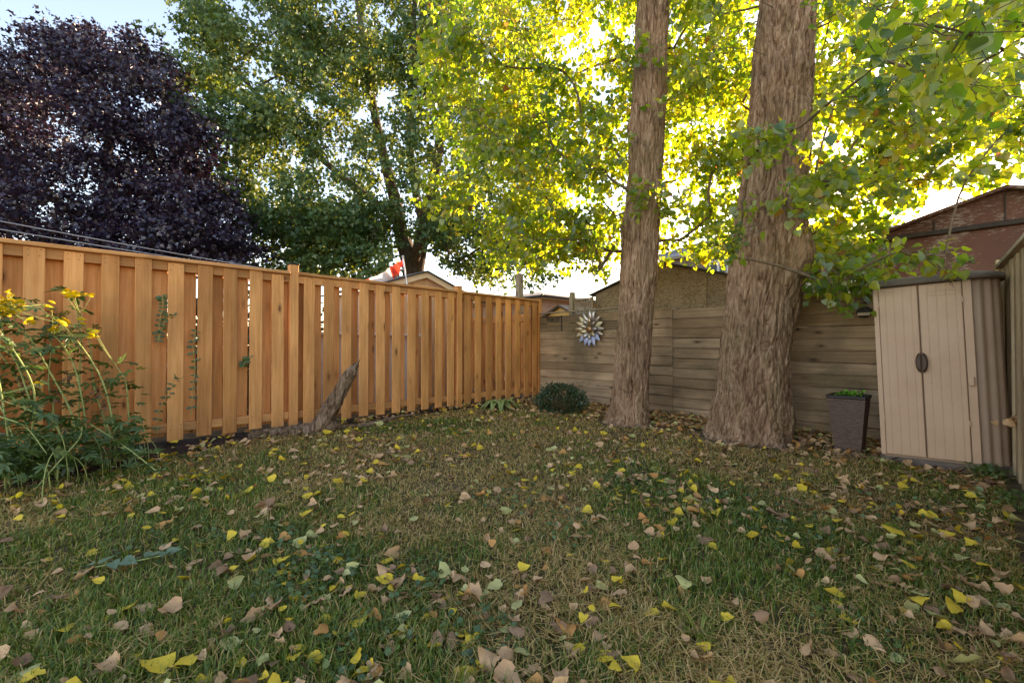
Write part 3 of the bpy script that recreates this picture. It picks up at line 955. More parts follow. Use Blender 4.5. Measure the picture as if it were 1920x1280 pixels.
# --- hip roofed pink brick bungalow left of it, its near corner towards us
def at_px(px, Y): return np.array([(px - 960) / F * Y, Y])
YB = 20.0
pc = at_px(1018, YB)
bg = thing('brick_bungalow', 'low pink brick bungalow with hipped shingle roof beyond the fence corner', 'house', placed(pc), ROT_B)
# local x = V (towards near right) ; near corner is the +x,-y end ; use box spanning x in [-9,0], y in [0,8]
zb_ = CAMZ + (HZ - 556) / F * YB
box('wall', bg, -4.5, 4.0, -.1, 9.0, 8.0, zb_ + .1, M['brick_pink'], 0)
zr_ = CAMZ + (HZ - 533) / F * 22.5
e = .45
ob('roof', roof_mesh('roof', [[(-9 - e, -e, zb_), (e, -e, zb_), (-4.0, 4.0, zr_), (-5.0, 4.0, zr_)],
                              [(e, -e, zb_), (e, 8 + e, zb_), (-4.0, 4.0, zr_)],
                              [(-5.0, 4.0, zr_), (-4.0, 4.0, zr_), (e, 8 + e, zb_), (-9 - e, 8 + e, zb_)],
                              [(-9 - e, -e, zb_), (-5.0, 4.0, zr_), (-9 - e, 8 + e, zb_)]], .06, M['shingle_b']), bg)
box('gutter', bg, -4.5, -e - .05, zb_ - .10, 9 + 2 * e, .1, .12, M['dark_trim'], .02)
box('gutter', bg, e + .05, 4.0, zb_ - .10, .1, 8 + 2 * e, .12, M['dark_trim'], .02)
box('soffit', bg, -4.5, -e / 2 - .02, zb_ - .12, 9 + 2 * e, e, .03, M['cream'], 0)
box('soffit', bg, e / 2 + .02, 4.0, zb_ - .12, e, 8, .03, M['cream'], 0)

# --- small yellow garden shed, gable just above the back fence at the corner
D5 = 1.6
sa, za, _ = onback(1020, 595, D5); sk, zk, _ = onback(1052, 571, D5); sc_, zc, _ = onback(1078, 582, D5)
hw = max(sk - sa, sc_ - sk) * 1.0
ys = thing('yellow_shed', 'small shed with yellow gable and grey roof peeping over the fence corner', 'shed', placed(C0 + V * sk + NB * D5), ROT_B)
zeav = zk - 0.28
ob('wall', prism_mesh('wall', [(-hw, -.1), (hw, -.1), (hw, zeav), (0, zk - .05), (-hw, zeav)], 0, .06, M['yellow_wall']), ys)
ob('wall', prism_mesh('wall', [(hw - .06, -.1), (hw, -.1), (hw, zeav - .02), (hw - .06, zeav - .02)], .061, 1.5, M['yellow_wall']), ys)
ob('roof', roof_mesh('roof', [[(-hw - .15, -.12, zeav - .05), (0, -.12, zk), (0, 1.6, zk), (-hw - .15, 1.6, zeav - .05)],
                              [(0, -.12, zk), (hw + .15, -.12, zeav - .05), (hw + .15, 1.6, zeav - .05), (0, 1.6, zk)]], .05, M['shingle_b']), ys)

# --- beige gabled shed behind the left fence
D6 = -1.1
ta, za, _ = onleft(795, 511, D6); tl, zl_, _ = onleft(690, 537, D6); tr, zr_, _ = onleft(846, 541, D6)
pg = thing('gabled_shed', 'peach coloured garden shed with cream bargeboards behind the left fence', 'shed', placed(C0 + UL * ta + NL * D6), ROT_L)
hw = 0.95; slope = (za - (zl_ + zr_) / 2) / ((tl - tr) / 2)
zeav = za - slope * hw
nbd = 8
for i in range(nbd):
    a = -hw + i * 2 * hw / nbd + .002; b = a + 2 * hw / nbd - .006
    top = ([-hw, 0, hw], [zeav - .02, za - .03, zeav - .02])
    ob('wall_board', prism_mesh('wall_board', [(a, -.1), (b, -.1)] + clip_top(None, a, b, top)[::-1], -.03, 0, M['peach']), pg)
for sgn in (-1, 1):
    ob('wall', prism_mesh('wall', [(sgn * hw - .03, -.1), (sgn * hw + .03, -.1), (sgn * hw + .03, zeav - .05), (sgn * hw - .03, zeav - .05)], -1.6, -.031, M['peach']), pg)
    ob('bargeboard', prism_mesh('bargeboard', [(0, za + .01), (sgn * (hw + .2), za + .01 - slope * (hw + .2)), (sgn * (hw + .2), za - .10 - slope * (hw + .2)), (0, za - .10)], .06, .09, M['cream'], .003), pg)
ob('roof', roof_mesh('roof', [[(-hw - .22, .12, za + .03 - slope * (hw + .22)), (0, .12, za + .03), (0, -1.8, za + .03), (-hw - .22, -1.8, za + .03 - slope * (hw + .22))],
                              [(0, .12, za + .03), (hw + .22, .12, za + .03 - slope * (hw + .22)), (hw + .22, -1.8, za + .03 - slope * (hw + .22)), (0, -1.8, za + .03)]], .03, M['shingle']), pg)

# --- white storage box seen through the gaps, and a grey post
tw, zw, _ = onleft(700, 610, -0.9)
wb = thing('storage_box', 'white panelled deck box glimpsed through the left fence beside the peach shed', 'box', placed(C0 + UL * (tw + .15) + NL * -0.9), ROT_L)
for k in range(5):
    box('panel', wb, -.8 + k * .4, 0, -.05, .385, .03, 1.2, M['white'], .004)
box('lid', wb, 0, -.35, 1.16, 2.1, .85, .05, M['white'], .01)
box('end_panel', wb, 1.0, -.36, -.05, .03, .68, 1.2, M['white'], .004)
box('end_panel', wb, -1.0, -.36, -.05, .03, .68, 1.2, M['white'], .004)
pp = C0 - V * 1.1 - NL * .9
kx = at_px(974, 9.9)
gp = ob('garden_post', box_mesh(.13, .13, 1.0 + (HZ - 513) / F * 9.9 + .2, M['oldpost'], .006, 'garden_post'), None, (kx[0], kx[1], -.2), (0, 0, ROT_B))
tag(gp, 'tall square grey wooden post rising behind the cedar fence near the corner', 'post')

# --- flag on a leaning pole behind the left fence
YF = 7.6
fp = thing('flag', 'faded red and white flag hanging limp from a slanted white pole beyond the left fence', 'flag', (float(pix(757, 560, YF)[0]), YF, 0))
b0 = np.array([fp.location[0], YF, 0.0])
pb = pix(764, 540, YF) - b0; ptop = pix(755, 483, YF) - b0
pole0 = np.array([pb[0] + .1, pb[1], 0.0])
ob('pole', mesh_np('pole', *tube([pole0, pb, ptop], .014, 10), M['white'], smooth=True), fp)
ob('finial', mesh_np('finial', *tube([ptop, ptop + [0, 0, .015], ptop + [0, 0, .035], ptop + [0, 0, .045]], [.014, .024, .02, .004], 10), M['metal'], smooth=True), fp)
def flag_mat():
    m, nt, b = new_mat('flag cloth')
    at = nd(nt, 'ShaderNodeAttribute'); at.attribute_name = 'rnd'
    r = ramp(nt, [(0.0, (0.62, 0.07, 0.04)), (0.30, (0.72, 0.66, 0.66)), (0.74, (0.62, 0.07, 0.04))], 'CONSTANT')
    nt.links.new(at.outputs['Fac'], r.inputs[0]); nt.links.new(r.outputs[0], b.inputs['Base Color'])
    b.inputs['Roughness'].default_value = 0.8
    tr = nd(nt, 'ShaderNodeBsdfTranslucent'); nt.links.new(r.outputs[0], tr.inputs[0])
    mx = nd(nt, 'ShaderNodeMixShader'); mx.inputs[0].default_value = .4
    o = [n for n in nt.nodes if n.type == 'OUTPUT_MATERIAL'][0]
    nt.links.new(b.outputs[0], mx.inputs[1]); nt.links.new(tr.outputs[0], mx.inputs[2]); nt.links.new(mx.outputs[0], o.inputs[0])
    return m
M['flag'] = flag_mat()
top_edge = smooth_path([pix(754, 487, YF), pix(735, 498, YF + .05), pix(712, 514, YF - .03), pix(690, 522, YF + .04), pix(672, 530, YF)], 40) - b0
bot_edge = smooth_path([pix(755, 499, YF + .02), pix(740, 522, YF + .1), pix(722, 535, YF - .08), pix(706, 545, YF + .08), pix(680, 545, YF)], 40) - b0
nU = min(len(top_edge), len(bot_edge)); nW = 12
fv, fa = [], []
for i in range(nU):
    for j in range(nW):
        w = j / (nW - 1)
        p = top_edge[i] * (1 - w) + bot_edge[i] * w
        p = p + np.array([0, .05 * math.sin(i * .9 + w * 3) * (.3 + w), 0])
        fv.append(p); fa.append(i / (nU - 1))
fq = [(i * nW + j, i * nW + j + 1, (i + 1) * nW + j + 1, (i + 1) * nW + j) for i in range(nU - 1) for j in range(nW - 1)]
ob('cloth', mesh_np('cloth', fv, np.array(fq), M['flag'], {'rnd': fa}, True), fp)

# --- two overhead cables
M['cable'] = noisy_mat('grey cable', [(0.3, (0.30, 0.30, 0.32)), (0.7, (0.42, 0.42, 0.45))], 9, 0.5, 0.0)
for (pa, pb_, lab) in (((-220, 372), (900, 560), 'upper of the two thin grey cables strung above the left fence'), ((-220, 392), (900, 556), 'lower of the two thin grey cables strung above the left fence')):
    ta, za, _ = onleft(pa[0], pa[1], -2.2); tb, zb2, _ = onleft(pb_[0], pb_[1], -2.2)
    A = np.array([*(C0 + UL * ta - NL * 2.2), za]); B = np.array([*(C0 + UL * tb - NL * 2.2), zb2])
    t = np.linspace(0, 1, 24)[:, None]
    pth = A * (1 - t) + B * t; pth[:, 2] -= (0.10 * 4 * t * (1 - t))[:, 0]
    tag(ob('overhead_cable', mesh_np('overhead_cable', *tube(pth, .007, 6), M['cable'], smooth=True)), lab, 'cable', 'cables above the left fence')
# ------------------------------------------------------------------ trees
def trunk_mesh(name, centre, radius, z0, z1, seg, rows, amp, freq, mat, flare=None, lobes=None, bumps=(), seed=1, stretch=.19):
    """centre(z)->(x,y), radius(z)->r arrays; bark furrows are real displacement"""
    z = z0 + (z1 - z0) * np.linspace(0, 1, rows) ** 1.25
    cx, cy_ = centre(z)
    r = radius(z)
    th = np.linspace(0, 2 * np.pi, seg, endpoint=False)
    Z, TH = np.meshgrid(z, th, indexing='ij')
    RR = np.repeat(r[:, None], seg, 1)
    if flare is not None:
        fl = np.exp(-np.clip(Z - z0, 0, None) / flare[0]) * flare[1]
        lob = 0
        for (n, a, ph) in lobes: lob = lob + a * np.cos(n * (TH - ph))
        RR = RR * (1 + fl * (1 + lob))
    for (bz, bth, bs, ba) in bumps:
        dth = (TH - bth + np.pi) % (2 * np.pi) - np.pi
        RR = RR + ba * np.exp(-((Z - bz) ** 2) / (bs ** 2) - (dth * r.mean()) ** 2 / bs ** 2)
    X0, Y0 = np.cos(TH) * RR, np.sin(TH) * RR
    p = np.stack([X0.ravel(), Y0.ravel(), Z.ravel()], 1)
    tw = 0.15 * Z.ravel()
    q = np.stack([p[:, 0] * freq, p[:, 1] * freq, p[:, 2] * freq * stretch], 1)
    wv = np.stack([vnoise(q * .6 + 3, seed + 5), vnoise(q * .6 + 9, seed + 6), vnoise(q * .6 + 15, seed + 7)], 1) - .5
    q = q + wv * 1.6
    n1 = vnoise(q, seed)
    n2_ = vnoise(q * np.array([2.1, 2.1, 2.6]) + 7, seed + 2)
    n3 = vnoise(q * np.array([4.3, 4.3, 7.0]) + 3, seed + 3)
    v1 = np.exp(-(np.abs(2 * n1 - 1) / .12) ** 2)
    v2 = np.exp(-(np.abs(2 * n2_ - 1) / .15) ** 2)
    qx = p * np.array([1.1, 1.1, .9]) * freq * .8 + wv * 1.2
    vx = np.exp(-(np.abs(2 * vnoise(qx, seed + 14) - 1) / .14) ** 2)
    v3 = np.exp(-(np.abs(2 * vnoise(q * np.array([3.4, 3.4, 4.5]) + 31, seed + 12) - 1) / .2) ** 2)
    disp = -amp * (v1 + .7 * v2 + .35 * v3 + .4 * vx) + amp * .6 * (n3 - .5) + amp * .5 * (n1 - .5)
    disp = disp + amp * 1.2 * (vnoise(p * 2.0, seed + 9) - .5)
    nrm = np.stack([np.cos(TH).ravel(), np.sin(TH).ravel(), np.zeros(TH.size)], 1)
    p = p + nrm * disp[:, None]
    p[:, 0] += np.repeat(cx, seg); p[:, 1] += np.repeat(cy_, seg)
    i = np.arange(rows - 1)[:, None] * seg
    k = np.arange(seg)[None]
    k2 = (k + 1) % seg
    f = np.stack([i + k, i + k2, i + seg + k2, i + seg + k], -1).reshape(-1, 4)
    return mesh_np(name, p, f, mat, smooth=True)

def grow(nodes0, rad0, centres, bias, wob=0.12):
    """link every clump centre to the nearest node already in the tree that lies nearer to the trunk; returns links"""
    nodes = [np.asarray(p, float) for p in nodes0]
    base = np.array(nodes0)
    dist = np.array([np.min(np.linalg.norm(base - c, axis=1)) for c in centres])
    order = np.argsort(dist)
    links = []
    par = [-1] * len(nodes)
    ids = {}
    for ci in order:
        c = centres[ci]
        arr = np.array(nodes)
        d = np.linalg.norm(arr - c, axis=1)
        # prefer nodes below
        d = d + np.clip(arr[:, 2] - c[2], 0, None) * bias
        j = int(np.argmin(d))
        nodes.append(c); par.append(j); ids[ci] = len(nodes) - 1
    n = len(nodes)
    w = np.zeros(n)
    for i in range(n - 1, len(nodes0) - 1, -1):
        w[i] += 1
        if par[i] >= 0: w[par[i]] += w[i]
    for i in range(len(nodes0), n):
        links.append((nodes[par[i]], nodes[i], w[i]))
    return links

def branches_np(links, r1, seg=6, sag=0.1, rmax=1.0):
    parts = []
    for a, b, w in links:
        ln = np.linalg.norm(b - a)
        if ln < .02: continue
        mid = (a + b) / 2 + rng.normal(size=3) * ln * .10 + np.array([0, 0, sag * ln])
        r = min(rmax, r1 * w ** .5)
        n = 5 if ln < 1 else 8
        parts.append(tube(bez(a, mid, b, n), np.linspace(r * 1.15, max(r * .75, r1 * .6), n), seg, cap=False))
    return join_np(parts)

def clump_leaves(tmpl, centres, rad, per, size, flat=0.75, droop=0.6, sub=9, axis=None, lift=-.5, jit=.06, rpow=.45, weight=None):
    """leaves set along short sprays that point outwards from the trunk axis and droop or rise; returns leaves and spray lines"""
    P, D, N_, S, Q, T = [], [], [], [], [], []
    for ci, (c, r) in enumerate(zip(centres, rad)):
        n = int(per * (r / np.mean(rad)) ** 1.6 * (1 if weight is None else weight[ci]))
        if n < 2: continue
        sc = c + rball(sub, rpow) * r * np.array([1, 1, flat])
        out = sc - (axis if axis is not None else c)
        out[:, 2] = 0
        out = out / (np.linalg.norm(out, axis=1)[:, None] + 1e-6) + (sc - c) / r * .8 + rng.normal(size=(sub, 3)) * .5
        out[:, 2] += lift
        out /= np.linalg.norm(out, axis=1)[:, None]
        ln = r * rng.uniform(.5, 1.1, sub)
        k = rng.integers(0, sub, n)
        u = rng.random(n) ** .8 - .35
        p = sc[k] + out[k] * (u * ln[k])[:, None] + rng.normal(size=(n, 3)) * jit
        d = out[k] * .5 + rng.normal(size=(n, 3)) * .5
        d[:, 2] -= droop
        nn = rng.normal(size=(n, 3)) * .8; nn[:, 2] = np.abs(nn[:, 2]) * .6 + .35
        tint = np.clip(rng.normal(.45, .24, n) + rng.normal(0, .14), 0, .93)
        P.append(p); D.append(d); N_.append(nn); S.append(size * rng.uniform(.5, 1.25, n)); Q.append(tint)
        for j in range(sub): T.append((c * .6 + sc[j] * .4, sc[j] + out[j] * ln[j] * .1, sc[j] + out[j] * ln[j] * .65))
    return np.vstack(P), np.vstack(D), np.vstack(N_), np.concatenate(S), np.concatenate(Q), T

def px_of(p):
    return 960 + F * p[:, 0] / p[:, 1], HZ - F * (p[:, 2] - CAMZ) / p[:, 1]

def leaf_variants(tmpl, mat, k, lo=0.0, hi=.9):
    out = []
    for i in range(k):
        tv, tf = tmpl
        t = tv.copy()
        c = random.uniform(-.25, .35)
        t[:, 2] += c * (t[:, 0] ** 2 * 1.5 + (t[:, 1] - .4) ** 2 * .6)
        v = random.uniform(lo, hi)
        out.append(mesh_np('leaf', t, tf, mat, {'rnd': np.full(len(t), v)}, True))
    return out

def place_leaves(root, meshes, pos, d, n, size, name='leaf'):
    x, y, z = basis(d, n)
    inv = root.matrix_world.inverted() if False else None
    off = np.array(root.location)
    for i in range(len(pos)):
        m = Matrix(((x[i, 0], y[i, 0], z[i, 0]), (x[i, 1], y[i, 1], z[i, 1]), (x[i, 2], y[i, 2], z[i, 2])))
        o = ob(name, random.choice(meshes), root, pos[i] - off, m.to_euler(), (float(size[i]),) * 3)

DEL = deltoid()
def cottonwood(label, base, centre, radius, z1, seg, rows, amp, freq, flare, lobes, bumps, regions, seed, nearc=None, hero=300):
    bx_, by_ = base
    z0 = g1(bx_, by_) - .12
    t = thing('cottonwood_tree', label, 'tree', (bx_, by_, z0 + .12))
    off = np.array(t.location)
    me = trunk_mesh('trunk', lambda z: tuple(v - o for v, o in zip(centre(z), off[:2])), radius, z0, z1, seg, rows, amp, freq, M['bark'], flare, lobes, bumps, seed)
    me.transform(Matrix.Translation((0, 0, -off[2])))
    ob('trunk', me, t)
    # clump centres from the regions: (px0, px1, py0, lower-edge points, depth0, depth1, count, radius)
    cs, rs = [], []
    for (x0, x1, y0, low, dA, dB, cnt, rad) in regions:
        for _ in range(cnt):
            for _try in range(30):
                px = rng.uniform(x0, x1); lo = np.interp(px, *low)
                py = rng.uniform(y0, 540)
                if py < lo - 14: break
            Y = rng.uniform(dA, dB)
            r = rad * rng.uniform(.7, 1.3)
            # keep the whole clump above the lower edge
            cs.append(pix(px, min(py, lo - r / Y * F * .45), Y)); rs.append(r)
    if nearc is not None:
        for (px, py, Y, r) in nearc:
            cs.append(pix(px, py, Y)); rs.append(r)
    cs = np.array(cs); rs = np.array(rs)
    # stay out of the trunk
    cx, cyy = centre(cs[:, 2])
    dd = np.stack([cs[:, 0] - cx, cs[:, 1] - cyy], 1)
    ln = np.linalg.norm(dd, axis=1)
    zz = np.linspace(1.75, z1 - .3, 26)
    tcx, tcy = centre(zz)
    links = grow(np.stack([tcx, tcy, zz], 1), None, cs, .8)
    bvv, bff = branches_np(links, .0036, 6, .05, .028)
    ob('branches', mesh_np('branches', bvv - off, bff, M['twig'], smooth=True), t)['kind'] = 'stuff'
    wgt = np.ones(len(cs))
    if nearc is not None: wgt[-len(nearc):] = .55
    P, D, N_, S, Q, T = clump_leaves(DEL, cs, rs, 112, .076, .8, .5, 13, np.array([bx_, by_, 0]), -.35, .045, .45, wgt)
    tw_ = [tube(np.array(q_), [.0030, .0022, .0012], 4, cap=False) for q_ in T if q_[0][1] > 1]
    tv_, tf_ = join_np(tw_)
    ob('twigs', mesh_np('twigs', tv_ - off, tf_, M['twig']), t)['kind'] = 'stuff'
    # a few yellow or scorched leaves
    odd = rng.random(len(Q)) < .02
    Q[odd] = rng.uniform(.95, 1.0, odd.sum())
    # leaves inside the trunk are dropped
    cx, cyy = centre(P[:, 2])
    keep = np.hypot(P[:, 0] - cx, P[:, 1] - cyy) > radius(P[:, 2]) + .04
    keep &= P[:, 1] > .9
    P, D, N_, S, Q = P[keep], D[keep], N_[keep], S[keep], Q[keep]
    ppx, ppy = px_of(P)
    vis = (ppx > 0) & (ppx < 1920) & (ppy > 0) & (ppy < 600)
    rank = np.where(vis, P[:, 1] / S, 1e9)
    top = np.argsort(rank)[:hero]
    rest = np.ones(len(P), bool); rest[top] = False
    vs, fs, rr = scatter(DEL, P[rest], D[rest], N_[rest], S[rest], Q[rest], rng.uniform(-.25, .4, rest.sum()))
    o = ob('crown', mesh_np('crown', vs - off, fs, M['cw_leaf'], {'rnd': rr}, True), t)
    o['kind'] = 'stuff'
    place_leaves(t, leaf_variants(fine_leaf(), M['cw_leaf'], 14), P[top], D[top], N_[top], S[top])
    return t

# slimmer tree, left
b1 = pix(1178, 800, 5.94)
k1 = 5.94 / F
def c1(z):
    pts_z = [-.3, 0.0, .63, 1.3, 2.08, 3.5, 5.7, 9]
    pxs = [1175, 1178, 1184, 1191, 1198, 1212, 1227, 1245]
    x = (np.interp(z, pts_z, pxs) - 960) * k1
    return x, np.full_like(np.asarray(z, float), 5.72 + .22)
def r1(z):
    return np.interp(z, [-.3, .3, .63, 1.3, 2.08, 3.5, 5.7, 9], [.25, .245, .242, .235, .25, .235, .217, .15])
low1 = ([780, 800, 830, 870, 900, 950, 1000, 1050, 1100, 1160, 1200, 1260, 1320, 1400, 1450], [60, 160, 380, 440, 480, 500, 470, 470, 515, 515, 470, 480, 490, 460, 430])
reg1 = [(800, 1420, -150, low1, 5.5, 8.6, 180, .36), (860, 1400, -80, low1, 6.2, 8.8, 100, .34), (930, 1160, 200, low1, 5.6, 8.0, 40, .30)]
cottonwood('slimmer of the two cottonwood trees, its straight furrowed trunk left of the thick one', (float(b1[0]), 5.94), c1, r1, 9.0, 260, 330, .018, 1 / .055,
           (.16, .60), [(3, .34, 1.0), (6, .28, 2.0), (2, .25, 4.0), (9, .14, .5)], [(3.55, -1.9, .10, .02), (2.62, 3.3, .14, .05), (4.0, 2.9, .10, .04)], reg1, 11,
           [(1085, 485, 6.3, .2), (1125, 505, 6.2, .17), (1148, 470, 6.1, .2), (1035, 470, 6.8, .22), (985, 495, 7.0, .2), (940, 480, 7.0, .22), (1275, 450, 6.2, .18), (1300, 470, 6.4, .16)])

# thick leaning tree, right
b2 = pix(1398, 832, 5.06)
k2 = 5.06 / F
def c2(z):
    pts_z = [-.3, 0.0, .4, .68, 1.3, 2.04, 3.15, 4.4, 5.0, 9]
    pxs = [1392, 1396, 1404, 1410, 1421, 1436, 1457, 1472, 1481, 1530]
    x = (np.interp(z, pts_z, pxs) - 960) * k2
    return x, np.full_like(np.asarray(z, float), 4.72 + .34)
def r2(z):
    return np.interp(z, [-.3, .3, .68, 1.3, 2.04, 2.6, 3.15, 4.4, 5.0, 9], [.40, .395, .385, .362, .37, .355, .345, .315, .30, .22])
low2 = ([1240, 1300, 1350, 1400, 1450, 1500, 1540, 1600, 1640, 1680, 1720, 1800, 1880, 1960, 2100], [420, 440, 470, 480, 470, 500, 545, 560, 500, 435, 385, 350, 320, 310, 310])
reg2 = [(1290, 2080, -130, low2, 4.8, 7.4, 155, .36), (1480, 2000, -40, low2, 3.4, 5.0, 40, .24), (1525, 1690, 330, low2, 4.2, 5.2, 20, .23), (1365, 1500, 100, low2, 3.75, 4.25, 4, .14)]
near2 = [(1385, 430, 4.3, .15), (1372, 482, 4.35, .11), (1392, 385, 4.3, .14), (1700, 40, 2.3, .26), (1770, 60, 2.2, .28), (1840, 30, 2.1, .28), (1640, 10, 2.6, .26), (1790, 150, 2.6, .22), (1720, 130, 2.8, .22), (1890, 90, 2.3, .25), (1660, 110, 3.0, .2), (1850, 170, 2.8, .2),
         (1690, 470, 3.75, .13), (1730, 480, 3.7, .13), (1775, 475, 3.65, .12), (1810, 490, 3.6, .09), (1755, 500, 3.6, .10), (1785, 525, 3.5, .06)]
tree2 = cottonwood('thicker of the two cottonwood trees, its broad furrowed trunk leaning right near the wicker planter', (float(b2[0]), 5.06), c2, r2, 9.0, 320, 360, .026, 1 / .068,
           (.15, .46), [(4, .36, .4), (7, .25, 2.2), (3, .28, 4.4), (11, .12, 1.0)], [(2.05, -.2, .30, .13), (1.5, -.1, .35, .05), (.15, -.1, .25, .10)], reg2, 23, near2)

# maples beyond the left fence
MAP = maple3()
def maple(name, label, base, trunk_nodes, mat, bark, regions, per, size, r1_, rmax, stem, droop=.9, flat=.6, lift=-.6):
    t = thing(name, label, 'tree', (base[0], base[1], g1(*base)))
    off = np.array(t.location)
    cs, rs = [], []
    for (inside, x0, x1, y0, y1, dA, dB, cnt, rad) in regions:
        k = 0
        while k < cnt:
            px, py = rng.uniform(x0, x1), rng.uniform(y0, y1)
            if not inside(px, py): continue
            Y = rng.uniform(dA, dB)
            cs.append(pix(px, py, Y)); rs.append(rad * rng.uniform(.65, 1.35)); k += 1
    cs, rs = np.array(cs), np.array(rs)
    ob('trunk', mesh_np('trunk', *(lambda j: (j[0] - off, j[1]))(join_np([tube(smooth_path(p, 20), np.interp(np.linspace(0, 1, len(smooth_path(p, 20))), np.linspace(0, 1, len(rr)), rr), 14) for p, rr in stem])), bark, smooth=True), t)
    links = grow(np.array(trunk_nodes), None, cs, .6)
    bvv, bff = branches_np(links, r1_, 5, .08, rmax)
    ob('branches', mesh_np('branches', bvv - off, bff, bark, smooth=True), t)['kind'] = 'stuff'
    P, D, N_, S, Q, T = clump_leaves(MAP, cs, rs, per, size, flat, droop, 15, np.array([base[0], base[1], 0]), lift, .075, .5)
    vs, fs, rr = scatter(MAP, P, D, N_, S, Q)
    o = ob('crown', mesh_np('crown', vs - off, fs, mat, {'rnd': rr}), t)
    o['kind'] = 'stuff'
    return t

def poly_in(pts):
    pts = np.array(pts, float)
    def f(x, y):
        c = False
        j = len(pts) - 1
        for i in range(len(pts)):
            if ((pts[i, 1] > y) != (pts[j, 1] > y)) and (x < (pts[j, 0] - pts[i, 0]) * (y - pts[i, 1]) / (pts[j, 1] - pts[i, 1]) + pts[i, 0]): c = not c
            j = i
        return c
    return f
YS = 14.5
def sp(px, py, dy=0): return pix(px, py, YS + dy)
stem = [([sp(775, 600) * [1, 1, 0] + [0, 0, -.2], sp(775, 560), sp(772, 500), sp(752, 440, .3), sp(742, 380), sp(720, 300, -.5), sp(690, 150), sp(660, -60)], [.42, .38, .33, .24, .20, .16, .12, .07]),
        ([sp(778, 520), sp(790, 450), sp(805, 380, .5), sp(820, 290), sp(835, 150, 1), sp(850, -60)], [.26, .24, .20, .16, .12, .07]),
        ([sp(770, 520), sp(782, 470, -.4), sp(795, 440, -1), sp(770, 300, -1.5), sp(770, 120, -1.5), sp(780, -60, -1.5)], [.18, .16, .14, .11, .09, .06]),
        ([sp(745, 410), sp(640, 330, -1), sp(520, 220, -1.5), sp(430, 120, -1.5)], [.13, .10, .07, .04])]
nodes = np.vstack([smooth_path(p, 14)[3:] for p, r in stem])
ins = poly_in([(345, -120), (372, 40), (330, 110), (400, 230), (430, 320), (470, 420), (500, 480), (560, 505), (690, 500), (730, 440), (790, 430), (860, 480), (900, 515), (960, 520), (1020, 520), (1040, 470), (1000, 400), (1000, -120)])
maple('silver_maple', 'tall grey green maple with forked trunk filling the middle beyond the left fence', (float(sp(775, 600)[0]), YS), nodes, M['sm_leaf'], M['bark_dark'],
      [(ins, 320, 1045, -140, 525, 11.5, 17.0, 270, .78), (ins, 320, 1045, -60, 525, 10.8, 12.5, 90, .55), (poly_in([(465, 380), (740, 380), (740, 520), (520, 520)]), 460, 745, 375, 522, 11.5, 15.5, 46, .55), (poly_in([(800, 380), (1000, 380), (1010, 525), (830, 500)]), 800, 1010, 380, 525, 12.5, 16, 34, .5)], 275, .122, .008, .10, stem)

YP = 12.5
def pp_(px, py, dy=0): return pix(px, py, YP + dy)
stemp = [([pp_(180, 640) * [1, 1, 0] + [0, 0, -.2], pp_(180, 540), pp_(185, 420), pp_(200, 300), pp_(190, 150)], [.26, .23, .18, .12, .06]),
         ([pp_(185, 420), pp_(260, 330, -.6), pp_(300, 220, -1), pp_(300, 150, -1)], [.13, .09, .06, .03]),
         ([pp_(182, 450), pp_(80, 350, -.5), pp_(10, 250, -1)], [.13, .09, .05])]
nodesp = np.vstack([smooth_path(p, 12)[3:] for p, r in stemp])
insp2 = poly_in([(-120, 110), (-20, 90), (20, 105), (60, 150), (55, 62), (90, 70), (115, 35), (150, 38), (185, 48), (240, 58), (300, 85), (335, 130), (355, 200), (320, 210), (250, 140), (120, 130), (0, 190), (-120, 190)])
insp = poly_in([(-200, 150), (-60, 120), (20, 130), (60, 175), (85, 75), (130, 75), (135, 45), (200, 70), (300, 100), (345, 175), (370, 260), (400, 330), (440, 400), (470, 480), (440, 520), (-200, 520)])
maple('purple_maple', 'dark purple leaved maple rising over the far left end of the cedar fence', (float(pp_(180, 640)[0]), YP), nodesp, M['pu_leaf'], M['bark_dark'],
      [(insp, -200, 475, 30, 525, 9.8, 14.5, 205, .62), (insp, -200, 300, 250, 525, 9.8, 12.5, 45, .55), (insp, 330, 480, 250, 525, 10.5, 13, 26, .5), (insp, -200, 475, 60, 525, 9.4, 10.8, 80, .42), (insp2, -120, 360, 20, 230, 11, 13.5, 90, .24)], 265, .096, .007, .07, stemp, .4, .7, .25)

# dark hedge behind the left fence, seen only through its gaps
hx0 = C0 + UL * 6.0 - NL * 2.2
hg = thing('hedge', 'dark green hedge glimpsed through the gaps of the left cedar fence', 'hedge', (float(hx0[0]), float(hx0[1]), 0), ROT_L)
n = 9000
P = np.stack([rng.uniform(-2.6, 3.2, n), rng.normal(0, .30, n), rng.uniform(.02, 1.75, n) * (.9 + .2 * rng.random(n))], 1)
vs, fs, rr = scatter(lance(.4), P, rng.normal(size=(n, 3)), rng.normal(size=(n, 3)) + [0, 0, .5], rng.uniform(.07, .13, n), rng.random(n) * .6)
ob('foliage', mesh_np('foliage', vs, fs, M['box_leaf'], {'rnd': rr}), hg)['kind'] = 'stuff'
for i in range(9): ob('stem', mesh_np('stem', *tube(smooth_path([(-2.3 + i * .62, 0, -.05), (-2.3 + i * .62 + random.gauss(0, .05), random.gauss(0, .05), .8), (-2.3 + i * .62 + random.gauss(0, .1), random.gauss(0, .1), 1.6)], 8), [.03] * 9, 6), M['bark_dark']), hg)
